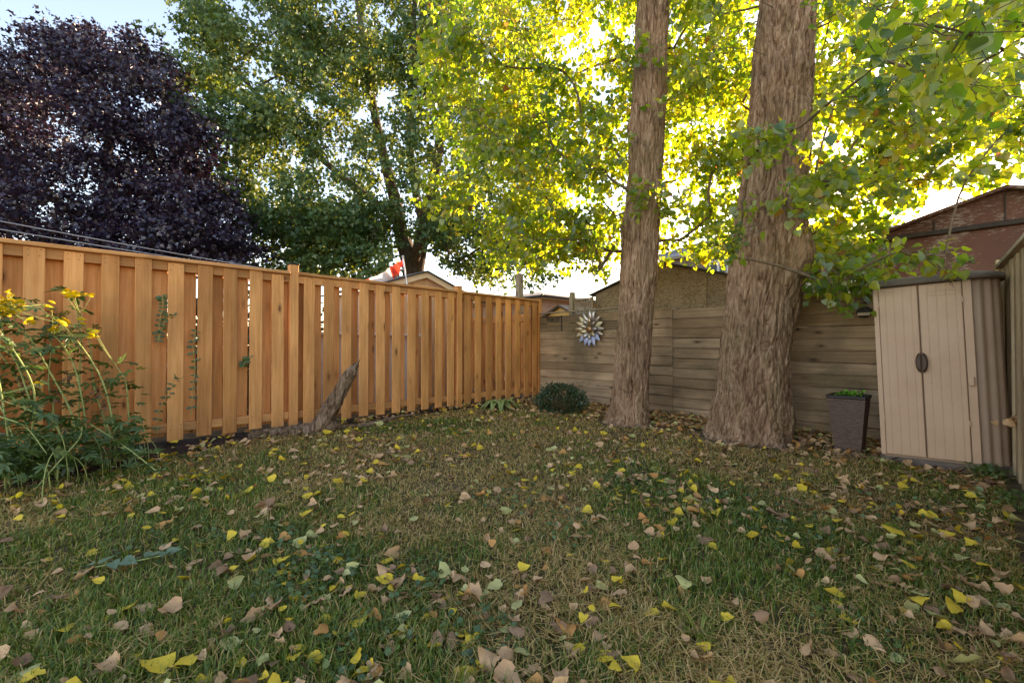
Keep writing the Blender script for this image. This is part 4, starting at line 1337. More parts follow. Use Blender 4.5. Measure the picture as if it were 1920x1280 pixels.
# ------------------------------------------------------------------ plastic storage cabinet
M['resin'] = noisy_mat('tan resin', [(0.3, (0.55, 0.34, 0.215)), (0.7, (0.61, 0.395, 0.26))], 3.0, 0.45, 0.03, 0.002, spec=0.35)
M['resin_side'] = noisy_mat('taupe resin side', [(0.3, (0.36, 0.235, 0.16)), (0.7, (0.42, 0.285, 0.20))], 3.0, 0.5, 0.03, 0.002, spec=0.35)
M['resin_lid'] = noisy_mat('brown grey resin lid', [(0.3, (0.13, 0.095, 0.072)), (0.7, (0.18, 0.135, 0.105))], 6.0, 0.5, 0.05, 0.003, spec=0.35)
M['handle'] = noisy_mat('dark brown resin', [(0.3, (0.06, 0.032, 0.022)), (0.7, (0.10, 0.055, 0.038))], 9.0, 0.4, 0.05, 0.002)
sfl, _, _ = onback(1650, 862, -0.92)
shp = C0 + V * sfl - NB * 0.92
shz = g1(shp[0] + .25, shp[1] - .2)
sh = thing('storage_cabinet', 'tall tan resin storage cabinet with two doors, leaning beside the right fence', 'cabinet', (float(shp[0]), float(shp[1]), shz), ROT_B)
sh.rotation_euler = (0, R(-2.0), ROT_B)
SW, SD, SH = 0.82, 0.60, 1.69       # local x width, y depth (behind), z height
def outline(w, d, r, rib=0.0, n=26, inset=0.0):
    """closed outline: front edge y=0, rounded corners with vertical flutes"""
    pts = []
    def arc(cx, cy, a0, a1):
        for i in range(n + 1):
            a = a0 + (a1 - a0) * i / n
            rr = r - inset + (rib * (0.5 + 0.5 * math.cos(i / n * 2 * math.pi * 4.0)) - rib)
            pts.append((cx + rr * math.cos(a), cy + rr * math.sin(a)))
    arc(w - r, r, -math.pi / 2, 0)
    arc(w - r, d - r, 0, math.pi / 2)
    r0, rib0 = r, rib
    r, rib = min(r, .05), 0.0
    arc(r, d - r, math.pi / 2, math.pi)
    arc(r, r, math.pi, 1.5 * math.pi)
    return pts
def extrude(name, pts, zs, mat, scale=None, cap=True, smooth=False):
    n = len(pts)
    vs = []
    cx, cy_ = np.mean([p[0] for p in pts]), np.mean([p[1] for p in pts])
    for k, z in enumerate(zs):
        s = 1.0 if scale is None else scale[k]
        for p in pts: vs.append((cx + (p[0] - cx) * s, cy_ + (p[1] - cy_) * s, z))
    fs = [[k * n + i, k * n + (i + 1) % n, (k + 1) * n + (i + 1) % n, (k + 1) * n + i] for k in range(len(zs) - 1) for i in range(n)]
    bm = bmesh.new()
    bv = [bm.verts.new(v) for v in vs]
    for f in fs: bm.faces.new([bv[i] for i in f])
    if cap:
        bm.faces.new(bv[:n][::-1]); bm.faces.new(bv[-n:])
    me = bpy.data.meshes.new(name)
    bm.to_mesh(me); bm.free()
    me.materials.append(mat)
    if smooth:
        for p in me.polygons: p.use_smooth = len(p.vertices) == 4
    return me
ob('base', extrude('base', outline(SW + .02, SD + .02, .23), [-0.03, .05], M['resin_lid']), sh, (-.01, -.004, 0))
ob('body', extrude('body', outline(SW, SD, .20, .014, 60), [.051, SH - .06], M['resin_side']), sh, (0, .012, 0))
def door_mesh(w, h, grooves, mat, notch=0):
    """front slab with vertical grooves; x from 0..w, front at y=0 (towards -y is the yard)"""
    prof = [(0, .012), (0.004, .002), (0.008, 0)]
    for g in grooves: prof += [(g - .004, 0), (g - .001, .002), (g + .001, .002), (g + .004, 0)]
    prof += [(w - .008, 0), (w - .004, .002), (w, .012)]
    n = len(prof)
    zs = [0, .006, h - .006, h]
    vs = [(x, y + (.004 if k in (0, 3) else 0), z) for k, z in enumerate(zs) for x, y in prof]
    fs = [(k * n + i, k * n + i + 1, (k + 1) * n + i + 1, (k + 1) * n + i) for k in range(3) for i in range(n - 1)]
    o = len(vs)
    vs += [(0, .03, 0), (w, .03, 0), (w, .03, h), (0, .03, h)]
    fs += [(o + 1, o, o + 3, o + 2)]
    me = bpy.data.meshes.new('door')
    me.from_pydata(vs, [], fs); me.materials.append(mat); me.update()
    return me
dw = 0.272
d1 = ob('door', door_mesh(dw, SH - .16, [.05, .11, .17, .23], M['resin']), sh, (.045, -.018, .075))
d2 = ob('door', door_mesh(dw, SH - .16, [.055, .115, .175, .235], M['resin']), sh, (.045 + dw + .006, -.018, .075))
# side jambs with a step, either side of the doors
for x0, x1 in ((0.008, 0.042), (.045 + 2 * dw + .010, .045 + 2 * dw + .060)):
    ob('jamb', extrude('jamb', [(x0, -.008), (x1, -.008), (x1, .02), (x0, .02)], [.07, SH - .075], M['resin']), sh)
box('latch_step', sh, .045 + 2 * dw + .030, -.022, .72, .035, .03, .075, M['resin'], .004)
# handle: two half ovals
def half_oval(sgn):
    n = 16
    pts = [(0, 0.085)] + [(sgn * .033 * math.cos(a), .088 * math.sin(a)) for a in np.linspace(math.pi / 2, -math.pi / 2, n)] + [(0, -.085)]
    bm = bmesh.new()
    for (k, y, s) in ((0, 0.0, 1.0), (1, -.028, .98), (2, -.042, .72)):
        for p in pts: bm.verts.new((p[0] * s + sgn * .005, y, p[1] * s))
    bm.verts.ensure_lookup_table()
    m = len(pts)
    for k in range(2):
        for i in range(m):
            j = (i + 1) % m
            bm.faces.new((bm.verts[k * m + i], bm.verts[k * m + j], bm.verts[(k + 1) * m + j], bm.verts[(k + 1) * m + i]))
    bm.faces.new([bm.verts[2 * m + i] for i in range(m)])
    bmesh.ops.recalc_face_normals(bm, faces=bm.faces[:])
    me = bpy.data.meshes.new('handle'); bm.to_mesh(me); bm.free(); me.materials.append(M['handle'])
    return me
ob('handle', half_oval(-1), d1, (dw, -.002, .84))
ob('handle', half_oval(1), d2, (0, -.002, .84))
# embossed oval badge
th_ = np.linspace(0, 2 * np.pi, 40)
ring = np.stack([.11 * np.cos(th_), np.full(40, -.001), .020 * np.sin(th_)], 1)
ob('badge', mesh_np('badge', *tube(ring, .0022, 6, False), M['resin'], smooth=True), d2, (.15, 0, SH - .245))
for zz in (.30, 1.35):
    for (dd_, xx) in ((d1, .0), (d2, dw)):
        box('hinge', dd_, xx, .004, zz, .012, .022, .05, M['resin'], .002)
lid_pts = outline(SW + .07, SD + .09, .25)
zb0 = SH - .075
ob('lid', extrude('lid', lid_pts, [zb0, zb0 + .010, zb0 + .036, zb0 + .048, zb0 + .075], M['resin_lid'], [.985, 1.0, 1.0, .985, .80], smooth=True), sh, (-.035, -.045, 0))

# ------------------------------------------------------------------ wicker planter
def wicker_mat():
    m, nt, b = new_mat('dark wicker')
    tc = nd(nt, 'ShaderNodeTexCoord')
    br = nd(nt, 'ShaderNodeTexBrick')
    br.inputs['Color1'].default_value = (0.09, 0.045, 0.03, 1); br.inputs['Color2'].default_value = (0.16, 0.085, 0.058, 1); br.inputs['Mortar'].default_value = (0.015, 0.009, 0.008, 1)
    br.inputs['Scale'].default_value = 1.0; br.inputs['Brick Width'].default_value = 0.030; br.inputs['Row Height'].default_value = 0.0105; br.inputs['Mortar Size'].default_value = 0.0011
    br.inputs['Mortar Smooth'].default_value = .6
    nt.links.new(tc.outputs['UV'], br.inputs['Vector'])
    nt.links.new(br.outputs[0], b.inputs['Base Color'])
    b.inputs['Roughness'].default_value = 0.5
    bump(nt, b, br.outputs['Fac'], -.9, .006)
    return m
M['wicker'] = wicker_mat()
spl, _, _ = onback(1591, 852, -0.72)
plp = C0 + V * spl - NB * 0.72
plz = g1(*plp)
pl = thing('wicker_planter', 'tall tapered dark brown wicker planter standing left of the tan cabinet', 'planter', (float(plp[0]), float(plp[1]), plz), ROT_B)
def tapered(name, w0, w1, z0, z1, mat, wv=0.0):
    bm = bmesh.new(); uvl = bm.loops.layers.uv.new('UVMap')
    nz, nx = 50, 14
    for side in range(4):
        a = side * math.pi / 2
        grid = []
        for k in range(nz + 1):
            z = z0 + (z1 - z0) * k / nz; hw_ = (w0 + (w1 - w0) * k / nz) / 2
            row = []
            for i in range(nx + 1):
                u = -hw_ + 2 * hw_ * i / nx
                out = hw_ + wv * math.sin(i * math.pi) + (0.0022 if (k + i) % 2 else -.0012)
                x, y = u, -out
                if i in (0, nx): x, y = u, -hw_
                row.append((bm.verts.new((x * math.cos(a) - y * math.sin(a), x * math.sin(a) + y * math.cos(a), z)), u, z))
            grid.append(row)
        for k in range(nz):
            for i in range(nx):
                q4 = (grid[k][i], grid[k][i + 1], grid[k + 1][i + 1], grid[k + 1][i])
                f = bm.faces.new([v[0] for v in q4])
                for l, v in zip(f.loops, q4): l[uvl].uv = (v[1] + side, v[2])
    me = bpy.data.meshes.new(name); bm.to_mesh(me); bm.free(); me.materials.append(mat)
    return me
PH = 0.56
ob('body', tapered('body', .215, .305, 0.0, PH - .03, M['wicker']), pl)
for k in range(4):
    a = k * math.pi / 2
    o = box('rim', pl, .146 * math.sin(a), -.146 * math.cos(a), PH - .032, .325, .032, .034, M['wicker'], .008, (0, 0, a))
box('soil', pl, 0, 0, PH - .06, .265, .265, .03, M['soil'], 0)
pt = thing('potted_plant', 'small bright green leafy plant growing in the wicker planter', 'plant', (float(plp[0]), float(plp[1]), plz + PH - .03), ROT_B)
n = 110
P = np.stack([rng.normal(0, .055, n) + .0, rng.normal(0, .05, n), rng.uniform(0.0, .055, n)], 1)
D = rng.normal(size=(n, 3)); D[:, 2] += .6
N_ = rng.normal(size=(n, 3)); N_[:, 2] += 1.2
lm = leaf_variants(lance(.38), M['bright'], 6)
x, y, z = basis(D, N_)
for i in range(n):
    mt = Matrix(((x[i, 0], y[i, 0], z[i, 0]), (x[i, 1], y[i, 1], z[i, 1]), (x[i, 2], y[i, 2], z[i, 2])))
    ob('leaf', random.choice(lm), pt, P[i], mt.to_euler(), (random.uniform(.028, .045),) * 3)
parts = [tube(np.array([(0, 0, -.01), P[i] * .6, P[i]]), .0018, 5) for i in range(0, n, 6)]
ob('stems', mesh_np('stems', *join_np(parts), M['stem']), pt)

# ------------------------------------------------------------------ things on the back fence
def back_at(px, py, d):
    s, z, _ = onback(px, py, d)
    p = C0 + V * s + NB * d
    return float(p[0]), float(p[1]), z
wa = thing('metal_flower', 'metal flower ornament with pointed tan and silver petals hung on the plank fence', 'wall ornament', back_at(1108, 617, -.05), ROT_B)
def petal_mat(name, c, metal=.8, rough=.35): return noisy_mat(name, [(0.3, tuple(x * .75 for x in c)), (0.7, c)], 14, rough, .1, .003, metal=metal)
pm = [petal_mat('tan petal metal', (.62, .48, .30)), petal_mat('brown petal metal', (.50, .42, .35)), petal_mat('grey petal metal', (.55, .52, .50)), petal_mat('sky reflection blue petal', (.50, .56, .78), .1, .3), petal_mat('cream petal metal', (.78, .68, .45), .3)]  # lower petals carry the sky's reflection as a painted pale blue base colour
def petal_mesh(L, w, mat):
    n = 9
    vs = []
    for i in range(n):
        t = i / (n - 1)
        hw_ = w * math.sin(math.pi * min(1, t * .92 + .08)) ** .8 * (1 - .2 * t) + (0 if i == n - 1 else .004)
        if i == n - 1: hw_ = .001
        y = -.05 * math.sin(t * 1.8) + .02 * t
        for k, s in enumerate((-1, -.5, 0, .5, 1)):
            vs.append((hw_ * s, y - .018 * (1 - abs(s)) * math.sin(math.pi * t), .05 + L * t))
    fs = [(i * 5 + k, i * 5 + k + 1, i * 5 + k + 6, i * 5 + k + 5) for i in range(n - 1) for k in range(4)]
    me = mesh_np('petal', vs, np.array(fs), mat, smooth=True)
    return me
cols = {0: 2, 22: 2, 45: 1, 65: 4, 90: 1, 112: 1, 135: 3, 158: 3, 180: 3, 202: 3, 225: 3, 247: 4, 270: 0, 292: 0, 315: 4, 338: 2}
for a, ci in cols.items():
    o = ob('petal', petal_mesh(.27 + random.uniform(-.02, .02), .052, pm[ci]), wa, (0, random.uniform(-.006, .0), 0), (R(4), R(a + random.uniform(-4, 4)), 0))
    sm = o.modifiers.new('thick', 'SOLIDIFY'); sm.thickness = .003
for a in range(0, 360, 40):
    o = ob('petal', petal_mesh(.15, .04, pm[(a // 40) % 3]), wa, (0, -.03, 0), (R(10), R(a + 11), 0))
    sm = o.modifiers.new('thick', 'SOLIDIFY'); sm.thickness = .003
bm = bmesh.new(); bmesh.ops.create_uvsphere(bm, u_segments=20, v_segments=10, radius=.06)
for v in bm.verts: v.co.y *= .5
me = bpy.data.meshes.new('centre'); bm.to_mesh(me); bm.free(); me.materials.append(petal_mat('copper centre', (.42, .24, .12)))
ob('centre', me, wa, (0, -.055, 0))

hb = thing('plant_bracket', 'black scrolled iron plant bracket fixed on the plank fence by the corner', 'bracket', back_at(1053, 605, -.022), ROT_B)
s0_, z0_, _ = onback(1053, 593, -.03); s1b, z1b, _ = onback(1020, 592, -.03); zlo = onback(1053, 620, -.03)[1]
zc_ = hb.location[2]
hl = s0_ - s1b
box('back_plate', hb, 0, 0, zlo - zc_, .022, .008, z0_ - zlo + .02, M['black'], .002)
ob('arm', mesh_np('arm', *tube([(0, -.006, z0_ - zc_), (-hl * .5, -.05, z0_ - zc_ + .004), (-hl, -.09, z0_ - zc_)], .007, 8), M['black'], smooth=True), hb)
def spiral(cx, cz, r0, turns, a0):
    t = np.linspace(0, 1, 40)
    a = a0 + t * turns * 2 * np.pi
    return np.stack([cx + r0 * (1 - .75 * t) * np.cos(a), np.full(40, -.03), cz + r0 * (1 - .75 * t) * np.sin(a)], 1)
for (cx, r0, tn, a0) in ((-.10, .055, 1.4, 0), (-.22, .045, -1.4, 2), (-.31, .035, 1.3, 1)):
    ob('scroll', mesh_np('scroll', *tube(spiral(cx, z0_ - zc_ - r0 - .012, r0, tn, a0), .0045, 6), M['black'], smooth=True), hb)

wl_ = thing('fence_light', 'small round dark solar light on the plank fence beside the cabinet', 'light', back_at(1621, 585, -.03), ROT_B)
bm = bmesh.new(); bmesh.ops.create_cone(bm, cap_ends=True, segments=28, radius1=.075, radius2=.06, depth=.05)
bmesh.ops.rotate(bm, verts=bm.verts, matrix=Matrix.Rotation(R(90), 3, 'X'))
for v in bm.verts: v.co.z *= .85
me = bpy.data.meshes.new('housing'); bm.to_mesh(me); bm.free(); me.materials.append(M['black'])
ob('housing', me, wl_, (0, -.01, 0))
ob('lens', prism_mesh('lens', [(-.055, -.04), (.055, -.04), (.058, -.008), (-.058, -.008)], -.042, -.036, M['cream'], .002), wl_)
hk = back_at(1561, 561, -.02)
tag(ob('fence_hook', mesh_np('fence_hook', *tube(smooth_path([(-.05, -.0, .03), (-.02, -.04, .045), (.01, -.05, .01), (.02, -.03, -.05), (.022, -.01, -.08)], 24), .009, 8), M['black'], smooth=True), None, hk, (0, 0, ROT_B)), 'small black iron hook near the top of the plank fence behind the planter', 'hook')

# ------------------------------------------------------------------ broken log
def bark_tube(path, radii, seg, amp, freq, seed):
    vs, fs = tube(path, radii, seg, True)
    n = len(path)
    t, a, b = frames(path)
    arc = np.concatenate([[0], np.cumsum(np.linalg.norm(np.diff(np.asarray(path), axis=0), axis=1))])
    th = np.linspace(0, 2 * np.pi, seg, endpoint=False)
    rr = np.broadcast_to(radii, (n,))
    U = np.stack([(np.cos(th)[None] * rr[:, None]).ravel(), (np.sin(th)[None] * rr[:, None]).ravel(), np.repeat(arc, seg)], 1)
    q = U * freq * np.array([1, 1, .25])
    q = q + (np.stack([vnoise(q * .7 + 3, seed), vnoise(q * .7 + 8, seed + 1), vnoise(q * .7 + 13, seed + 2)], 1) - .5) * 1.2
    v1 = np.exp(-(np.abs(2 * vnoise(q, seed + 3) - 1) / .22) ** 2)
    disp = -amp * v1 + amp * 1.2 * (vnoise(U * 5, seed + 4) - .5) + amp * .5 * (vnoise(q * 3.1, seed + 5) - .5)
    nr = (np.cos(th)[None, :, None] * a[:, None] + np.sin(th)[None, :, None] * b[:, None]).reshape(-1, 3)
    vs[:n * seg] += nr * disp[:, None]
    return vs, fs
YL = 5.15
lg = thing('broken_log', 'grey brown broken log lying by the left fence with one limb sticking up', 'log', (float(pix(600, 800, YL)[0]), YL, 0))
off = np.array(lg.location)
def lp(px, py, dy=0): return pix(px, py, YL + dy) - off
pa = smooth_path([lp(470, 818, -.42), lp(505, 812, -.22), lp(550, 808, -.1), lp(590, 803, 0), lp(620, 797, .05), lp(640, 797, .1)], 60)
ra = np.interp(np.linspace(0, 1, len(pa)), [0, .05, .3, .6, .85, 1], [.045, .062, .070, .078, .088, .04])
ob('trunk', mesh_np('trunk', *bark_tube(pa, ra, 56, .014, 34, 3), M['bark_log'], smooth=True), lg)
pb_ = smooth_path([lp(595, 806, 0), lp(612, 780, 0), lp(632, 745, -.02), lp(650, 712, -.03), lp(668, 684, -.04)], 70)
rb_ = np.interp(np.linspace(0, 1, len(pb_)), [0, .15, .5, .85, .93, 1], [.10, .098, .088, .076, .06, .02])
lv, lf = bark_tube(pb_, rb_, 48, .019, 30, 9)
jag = np.arange(len(lv))
top_rows = jag[(jag >= 48 * (len(pb_) - 7)) & (jag < 48 * len(pb_))]
tdir = (pb_[-1] - pb_[-4]); tdir /= np.linalg.norm(tdir)
thj = (top_rows % 48) / 48 * 2 * np.pi
lv[top_rows] += (tdir[None] * (.055 * np.sin(thj * 1 + 2.5) + .03 * np.sin(thj * 4) + .025 * rng.random(48)[top_rows % 48])[:, None]) * (((top_rows // 48) - (len(pb_) - 7)) / 6.0)[:, None]
ob('limb', mesh_np('limb', lv, lf, M['bark_log'], smooth=True), lg)
pc_ = smooth_path([lp(622, 798, .1), lp(655, 800, .25), lp(690, 796, .35), lp(725, 786, .6), lp(760, 778, .9), lp(790, 775, 1.1)], 40)
ob('side_branch', mesh_np('side_branch', *bark_tube(pc_, np.linspace(.04, .012, len(pc_)), 14, .006, 40, 5), M['bark_log'], smooth=True), lg)
pd_ = smooth_path([lp(700, 793, .4), lp(730, 795, .55), lp(770, 790, .8)], 20)
ob('side_branch', mesh_np('side_branch', *bark_tube(pd_, np.linspace(.022, .007, len(pd_)), 10, .004, 40, 6), M['bark_log'], smooth=True), lg)

# ------------------------------------------------------------------ shrub and hosta in the corner
def ground_at(px, py):
    Y = CAMZ * F / (py - HZ)
    for _ in range(6):
        x = (px - 960) / F * Y
        Y = (CAMZ - g1(x, Y)) * F / (py - HZ)
    return (px - 960) / F * Y, Y
bx, by = ground_at(1052, 776)
by += .18; bx = (1052 - 960) / F * by
sb = thing('boxwood_shrub', 'low rounded dark green boxwood shrub in front of the fence corner', 'shrub', (bx, by, g1(bx, by)))
n = 5200
u = rng.normal(size=(n, 3)); u /= np.linalg.norm(u, axis=1)[:, None]
lump = .62 + .62 * vnoise(u * 2.4 + 5, 3) + .30 * vnoise(u * 6, 4)
P = u * (rng.uniform(.72, 1.0, n) * lump)[:, None] * np.array([.36, .28, .22]) + np.array([0, 0, .19])
P = P[P[:, 2] > .01]
n = len(P)
D = P - np.array([0, 0, .1]); D = D / np.linalg.norm(D, axis=1)[:, None] + rng.normal(size=(n, 3)) * .5
vs, fs, rr = scatter(lance(.3), P, D, rng.normal(size=(n, 3)) + [0, 0, .6], rng.uniform(.022, .04, n), np.clip(rng.normal(.45, .25, n), 0, 1))
o = ob('foliage', mesh_np('foliage', vs, fs, M['box_leaf'], {'rnd': rr}), sb); o['kind'] = 'stuff'
parts = [tube(bez((0, 0, 0), P[i] * .4 + [0, 0, .05], P[i], 5), [.008, .006, .005, .004, .003], 5) for i in rng.integers(0, n, 60)]
ob('stems', mesh_np('stems', *join_np(parts), M['twig']), sb)

hx, hy = ground_at(936, 766)
ht = thing('hosta_plant', 'pale green hosta with arching pointed leaves at the foot of the left fence', 'plant', (hx, hy, g1(hx, hy)))
def strap_leaf(L, w, arch):
    n = 8
    vs = []
    for i in range(n):
        t = i / (n - 1)
        hw_ = w * (math.sin(math.pi * min(1, t ** .8 * .96 + .04)) if i < n - 1 else .01) * (1 if t > .25 else .35 + 2.6 * t)
        y = L * (t - .12 * t * t); z = L * (arch * t - (arch + .35) * t * t)
        for s in (-1, 0, 1): vs.append((hw_ * s, y, z + abs(s) * w * .35))
    fs = np.array([(i * 3 + k, i * 3 + k + 1, i * 3 + k + 4, i * 3 + k + 3) for i in range(n - 1) for k in range(2)])
    r = np.tile([.95, .3, .95], n)
    return mesh_np('leaf', vs, fs, M['hosta'], {'rnd': r * random.uniform(.7, 1.05)}, True)
for i in range(34):
    ob('leaf', strap_leaf(random.uniform(.24, .42), random.uniform(.04, .065), random.uniform(.7, 1.5)), ht, (random.gauss(0, .05), random.gauss(0, .04), .01), (random.uniform(-.1, .3), 0, random.uniform(0, 6.28)))
ob('stems', mesh_np('stems', *join_np([tube(bez((random.gauss(0, .03), 0, 0), (random.gauss(0, .05), 0, .08), (random.gauss(0, .12), random.gauss(0, .1), random.uniform(.03, .12)), 5), .004, 5) for _ in range(14)]), M['twig']), ht)

# ------------------------------------------------------------------ tall yellow flowered clump on the left
PAL = palmate()
def bed_pt(px, py, Y): return pix(px, py, Y)
fx, fy = -3.15, 3.55
cf = thing('yellow_flower_clump', 'tall leaning clump of cut leaved green stems with yellow flower heads at the left edge', 'plant', (fx, fy, g1(fx, fy)))
off = np.array(cf.location)
stems = [
    [(62, 815, 3.35), (62, 722, 3.3), (0, 622, 3.3), (-60, 560, 3.3)],
    [(140, 790, 3.55), (96, 700, 3.5), (60, 640, 3.5), (25, 600, 3.5)],
    [(162, 796, 3.65), (144, 700, 3.6), (120, 650, 3.6), (100, 628, 3.6)],
    [(216, 812, 3.75), (192, 712, 3.7), (137, 630, 3.65), (90, 590, 3.6), (50, 563, 3.6)],
    [(243, 795, 3.85), (237, 720, 3.8), (220, 688, 3.8)],
    [(52, 800, 3.6), (40, 730, 3.6), (20, 690, 3.6), (-10, 650, 3.6)],
    [(102, 770, 3.7), (92, 720, 3.7), (96, 650, 3.7), (92, 610, 3.7)],
    [(150, 790, 3.8), (150, 700, 3.8), (152, 640, 3.8), (140, 560, 3.8), (136, 552, 3.8)],
    [(110, 800, 3.3), (60, 770, 3.2), (-20, 742, 3.2)],
    [(30, 830, 3.4), (-10, 740, 3.4), (-60, 680, 3.4)],
    [(200, 800, 3.8), (176, 720, 3.8), (168, 640, 3.8), (150, 590, 3.8)],
    [(80, 830, 3.5), (40, 700, 3.45), (10, 640, 3.45), (0, 585, 3.45)],
    [(20, 840, 3.2), (0, 720, 3.2), (-20, 640, 3.2), (10, 575, 3.2)],
]
palm = leaf_variants(PAL, M['plant'], 8, 0.0, .8)
flower_tops = []
for si, st in enumerate(stems):
    pts = np.array([bed_pt(*p) for p in st])
    first = pts[0].copy(); first[2] = g1(first[0], first[1]) - .02
    pts = np.vstack([first, pts])
    path = smooth_path(pts, 30)
    ob('stem', mesh_np('stem', *tube(path - off, np.linspace(.0075, .0035, len(path)), 7), M['stem'], smooth=True), cf)
    flower_tops.append(path[-1])
    for k in range(6, len(path), 2):
        for _ in range(random.choice([1, 2, 2, 3])):
            d = np.array([random.gauss(0, 1), random.gauss(0, 1), random.uniform(-.4, .35)])
            d /= np.linalg.norm(d)
            tip = path[k] + d * random.uniform(.04, .10) + [0, 0, .02]
            x, y, z = basis((d + [0, 0, -.25])[None], np.array([[random.gauss(0, .3), random.gauss(0, .3), 1.0]]))
            mt = Matrix(tuple((x[0, i], y[0, i], z[0, i]) for i in range(3)))
            ob('leaf', random.choice(palm), cf, tip - off, mt.to_euler(), (random.uniform(.06, .115),) * 3)
# flower heads: a disc of many small rays
def flower_head(r):
    parts = []
    for ring_, (n, l, el) in enumerate(((14, 1.0, .1), (11, .75, .45), (8, .5, .8))):
        for k in range(n):
            a = 2 * math.pi * (k + .4 * ring_) / n
            c, s = math.cos(a), math.sin(a)
            L = r * l; w = r * .16
            p = [(0.1 * L, 0, 0), (.6 * L, w, L * el * .5), (L, w * .4, L * el * .45), (L, -w * .4, L * el * .45), (.6 * L, -w, L * el * .5)]
            v = np.array([(x * c - y * s, x * s + y * c, z + .003 * ring_) for x, y, z in p])
            parts.append((v, [np.array([(0, 1, 2, 3, 4)])]))
    return mesh_np('flower_head', *join_np(parts), M['petal'])
fh = [flower_head(.026), flower_head(.032), flower_head(.024)]
heads = [(8, 560, 3.2), (0, 575, 3.2), (18, 572, 3.25), (6, 590, 3.25), (-4, 555, 3.2), (14, 549, 3.25), (2, 566, 3.15), (22, 560, 3.22), (36, 578, 3.5), (30, 583, 3.5), (42, 573, 3.5), (118, 547, 3.8), (138, 549, 3.8), (144, 554, 3.8), (128, 544, 3.8), (166, 555, 3.8), (120, 607, 3.7), (126, 613, 3.7), (114, 604, 3.7), (150, 604, 3.8), (171, 625, 3.8), (176, 628, 3.8), (75, 716, 3.4), (98, 613, 3.6)]
heads = [(px + random.gauss(0, 5), py + random.gauss(0, 3.5), Y - .05 + random.gauss(0, .04)) for (px, py, Y) in heads + [(12, 562, 3.1), (4, 580, 3.1), (20, 585, 3.12), (30, 566, 3.15), (124, 552, 3.6), (135, 556, 3.6), (118, 608, 3.5), (172, 626, 3.6), (60, 600, 3.3), (90, 575, 3.5)] for _ in range(3)]
for (px, py, Y) in heads:
    p = pix(px, py, Y)
    ob('flower_head', random.choice(fh), cf, p - off, (random.uniform(-.4, .9), random.uniform(-.5, .5), random.uniform(0, 6)), (random.uniform(.8, 1.15),) * 3)
    j = min(flower_tops, key=lambda q: np.linalg.norm(q - p))
    if np.linalg.norm(j - p) < .5:
        ob('stem', mesh_np('stem', *tube(bez(j - off, (j + p) / 2 - off + [0, 0, -.02], p - off - [0, 0, .004], 6), .0025, 5), M['stem']), cf)
# dried seed clusters
M['dry'] = noisy_mat('dry brown leaf', [(0.3, (0.16, 0.07, 0.035)), (0.7, (0.30, 0.16, 0.09))], 30, .9, .3)
for (px, py, Y) in ((108, 738, 3.6), (184, 735, 3.75), (130, 705, 3.65), (45, 720, 3.5), (196, 755, 3.75), (205, 850, 3.5)):
    p = pix(px, py, Y) - off
    n = 14
    Pq = p + rng.normal(size=(n, 3)) * [.012, .012, .035]
    vs, fs, rr = scatter(lance(.3), Pq, rng.normal(size=(n, 3)) * .5 + [0, 0, -1], rng.normal(size=(n, 3)), rng.uniform(.025, .05, n), rng.random(n))
    ob('dried_leaves', mesh_np('dried_leaves', vs, fs, M['dry'], {'rnd': rr}), cf)['kind'] = 'stuff'

# low foliage mound under it, with bent stems reaching over the lawn
lx, ly = -2.75, 3.35
lm_ = thing('low_leafy_clump', 'low mound of dark cut leaves with stems flopping onto the lawn below the tall clump', 'plant', (lx, ly, g1(lx, ly)))
off = np.array(lm_.location)
n = 360
px = rng.uniform(-60, 270, n); t_ = rng.random(n)
py = np.interp(px, [-60, 60, 150, 230, 290], [860, 850, 838, 822, 815]) + rng.normal(0, 24, n)
Yd = np.interp(px, [-60, 270], [2.95, 3.75]) + rng.normal(0, .16, n)
P = np.stack([(px - 960) / F * Yd, Yd, CAMZ + (HZ - py) / F * Yd], 1)
P[:, 2] = np.maximum(P[:, 2], gz(P[:, 0], P[:, 1]) + .03)
D = rng.normal(size=(n, 3)) * [1, 1, .35] + [0, 0, -.15]
N_ = rng.normal(size=(n, 3)) * .45 + [0, 0, 1]
S = rng.uniform(.055, .115, n)
pxx, pyy = px_of(P)
rank = np.argsort(P[:, 1])[:280]
place_leaves(lm_, palm, P[rank], D[rank], N_[rank], S[rank])
rest = np.ones(n, bool); rest[rank] = False
vs, fs, rr = scatter(PAL, P[rest], D[rest], N_[rest], S[rest], rng.random(rest.sum()) * .8)
o = ob('foliage', mesh_np('foliage', vs - off, fs, M['plant'], {'rnd': rr}), lm_); o['kind'] = 'stuff'
for i in range(0, n, 5):
    p = P[i]; b = p + [random.gauss(0, .08), random.gauss(.08, .06), 0]; b[2] = g1(b[0], b[1])
    ob('stem', mesh_np('stem', *tube(bez(b - off, b - off + [0, 0, (p[2] - b[2]) * .8], p - off, 6), .003, 5), M['stem']), lm_)
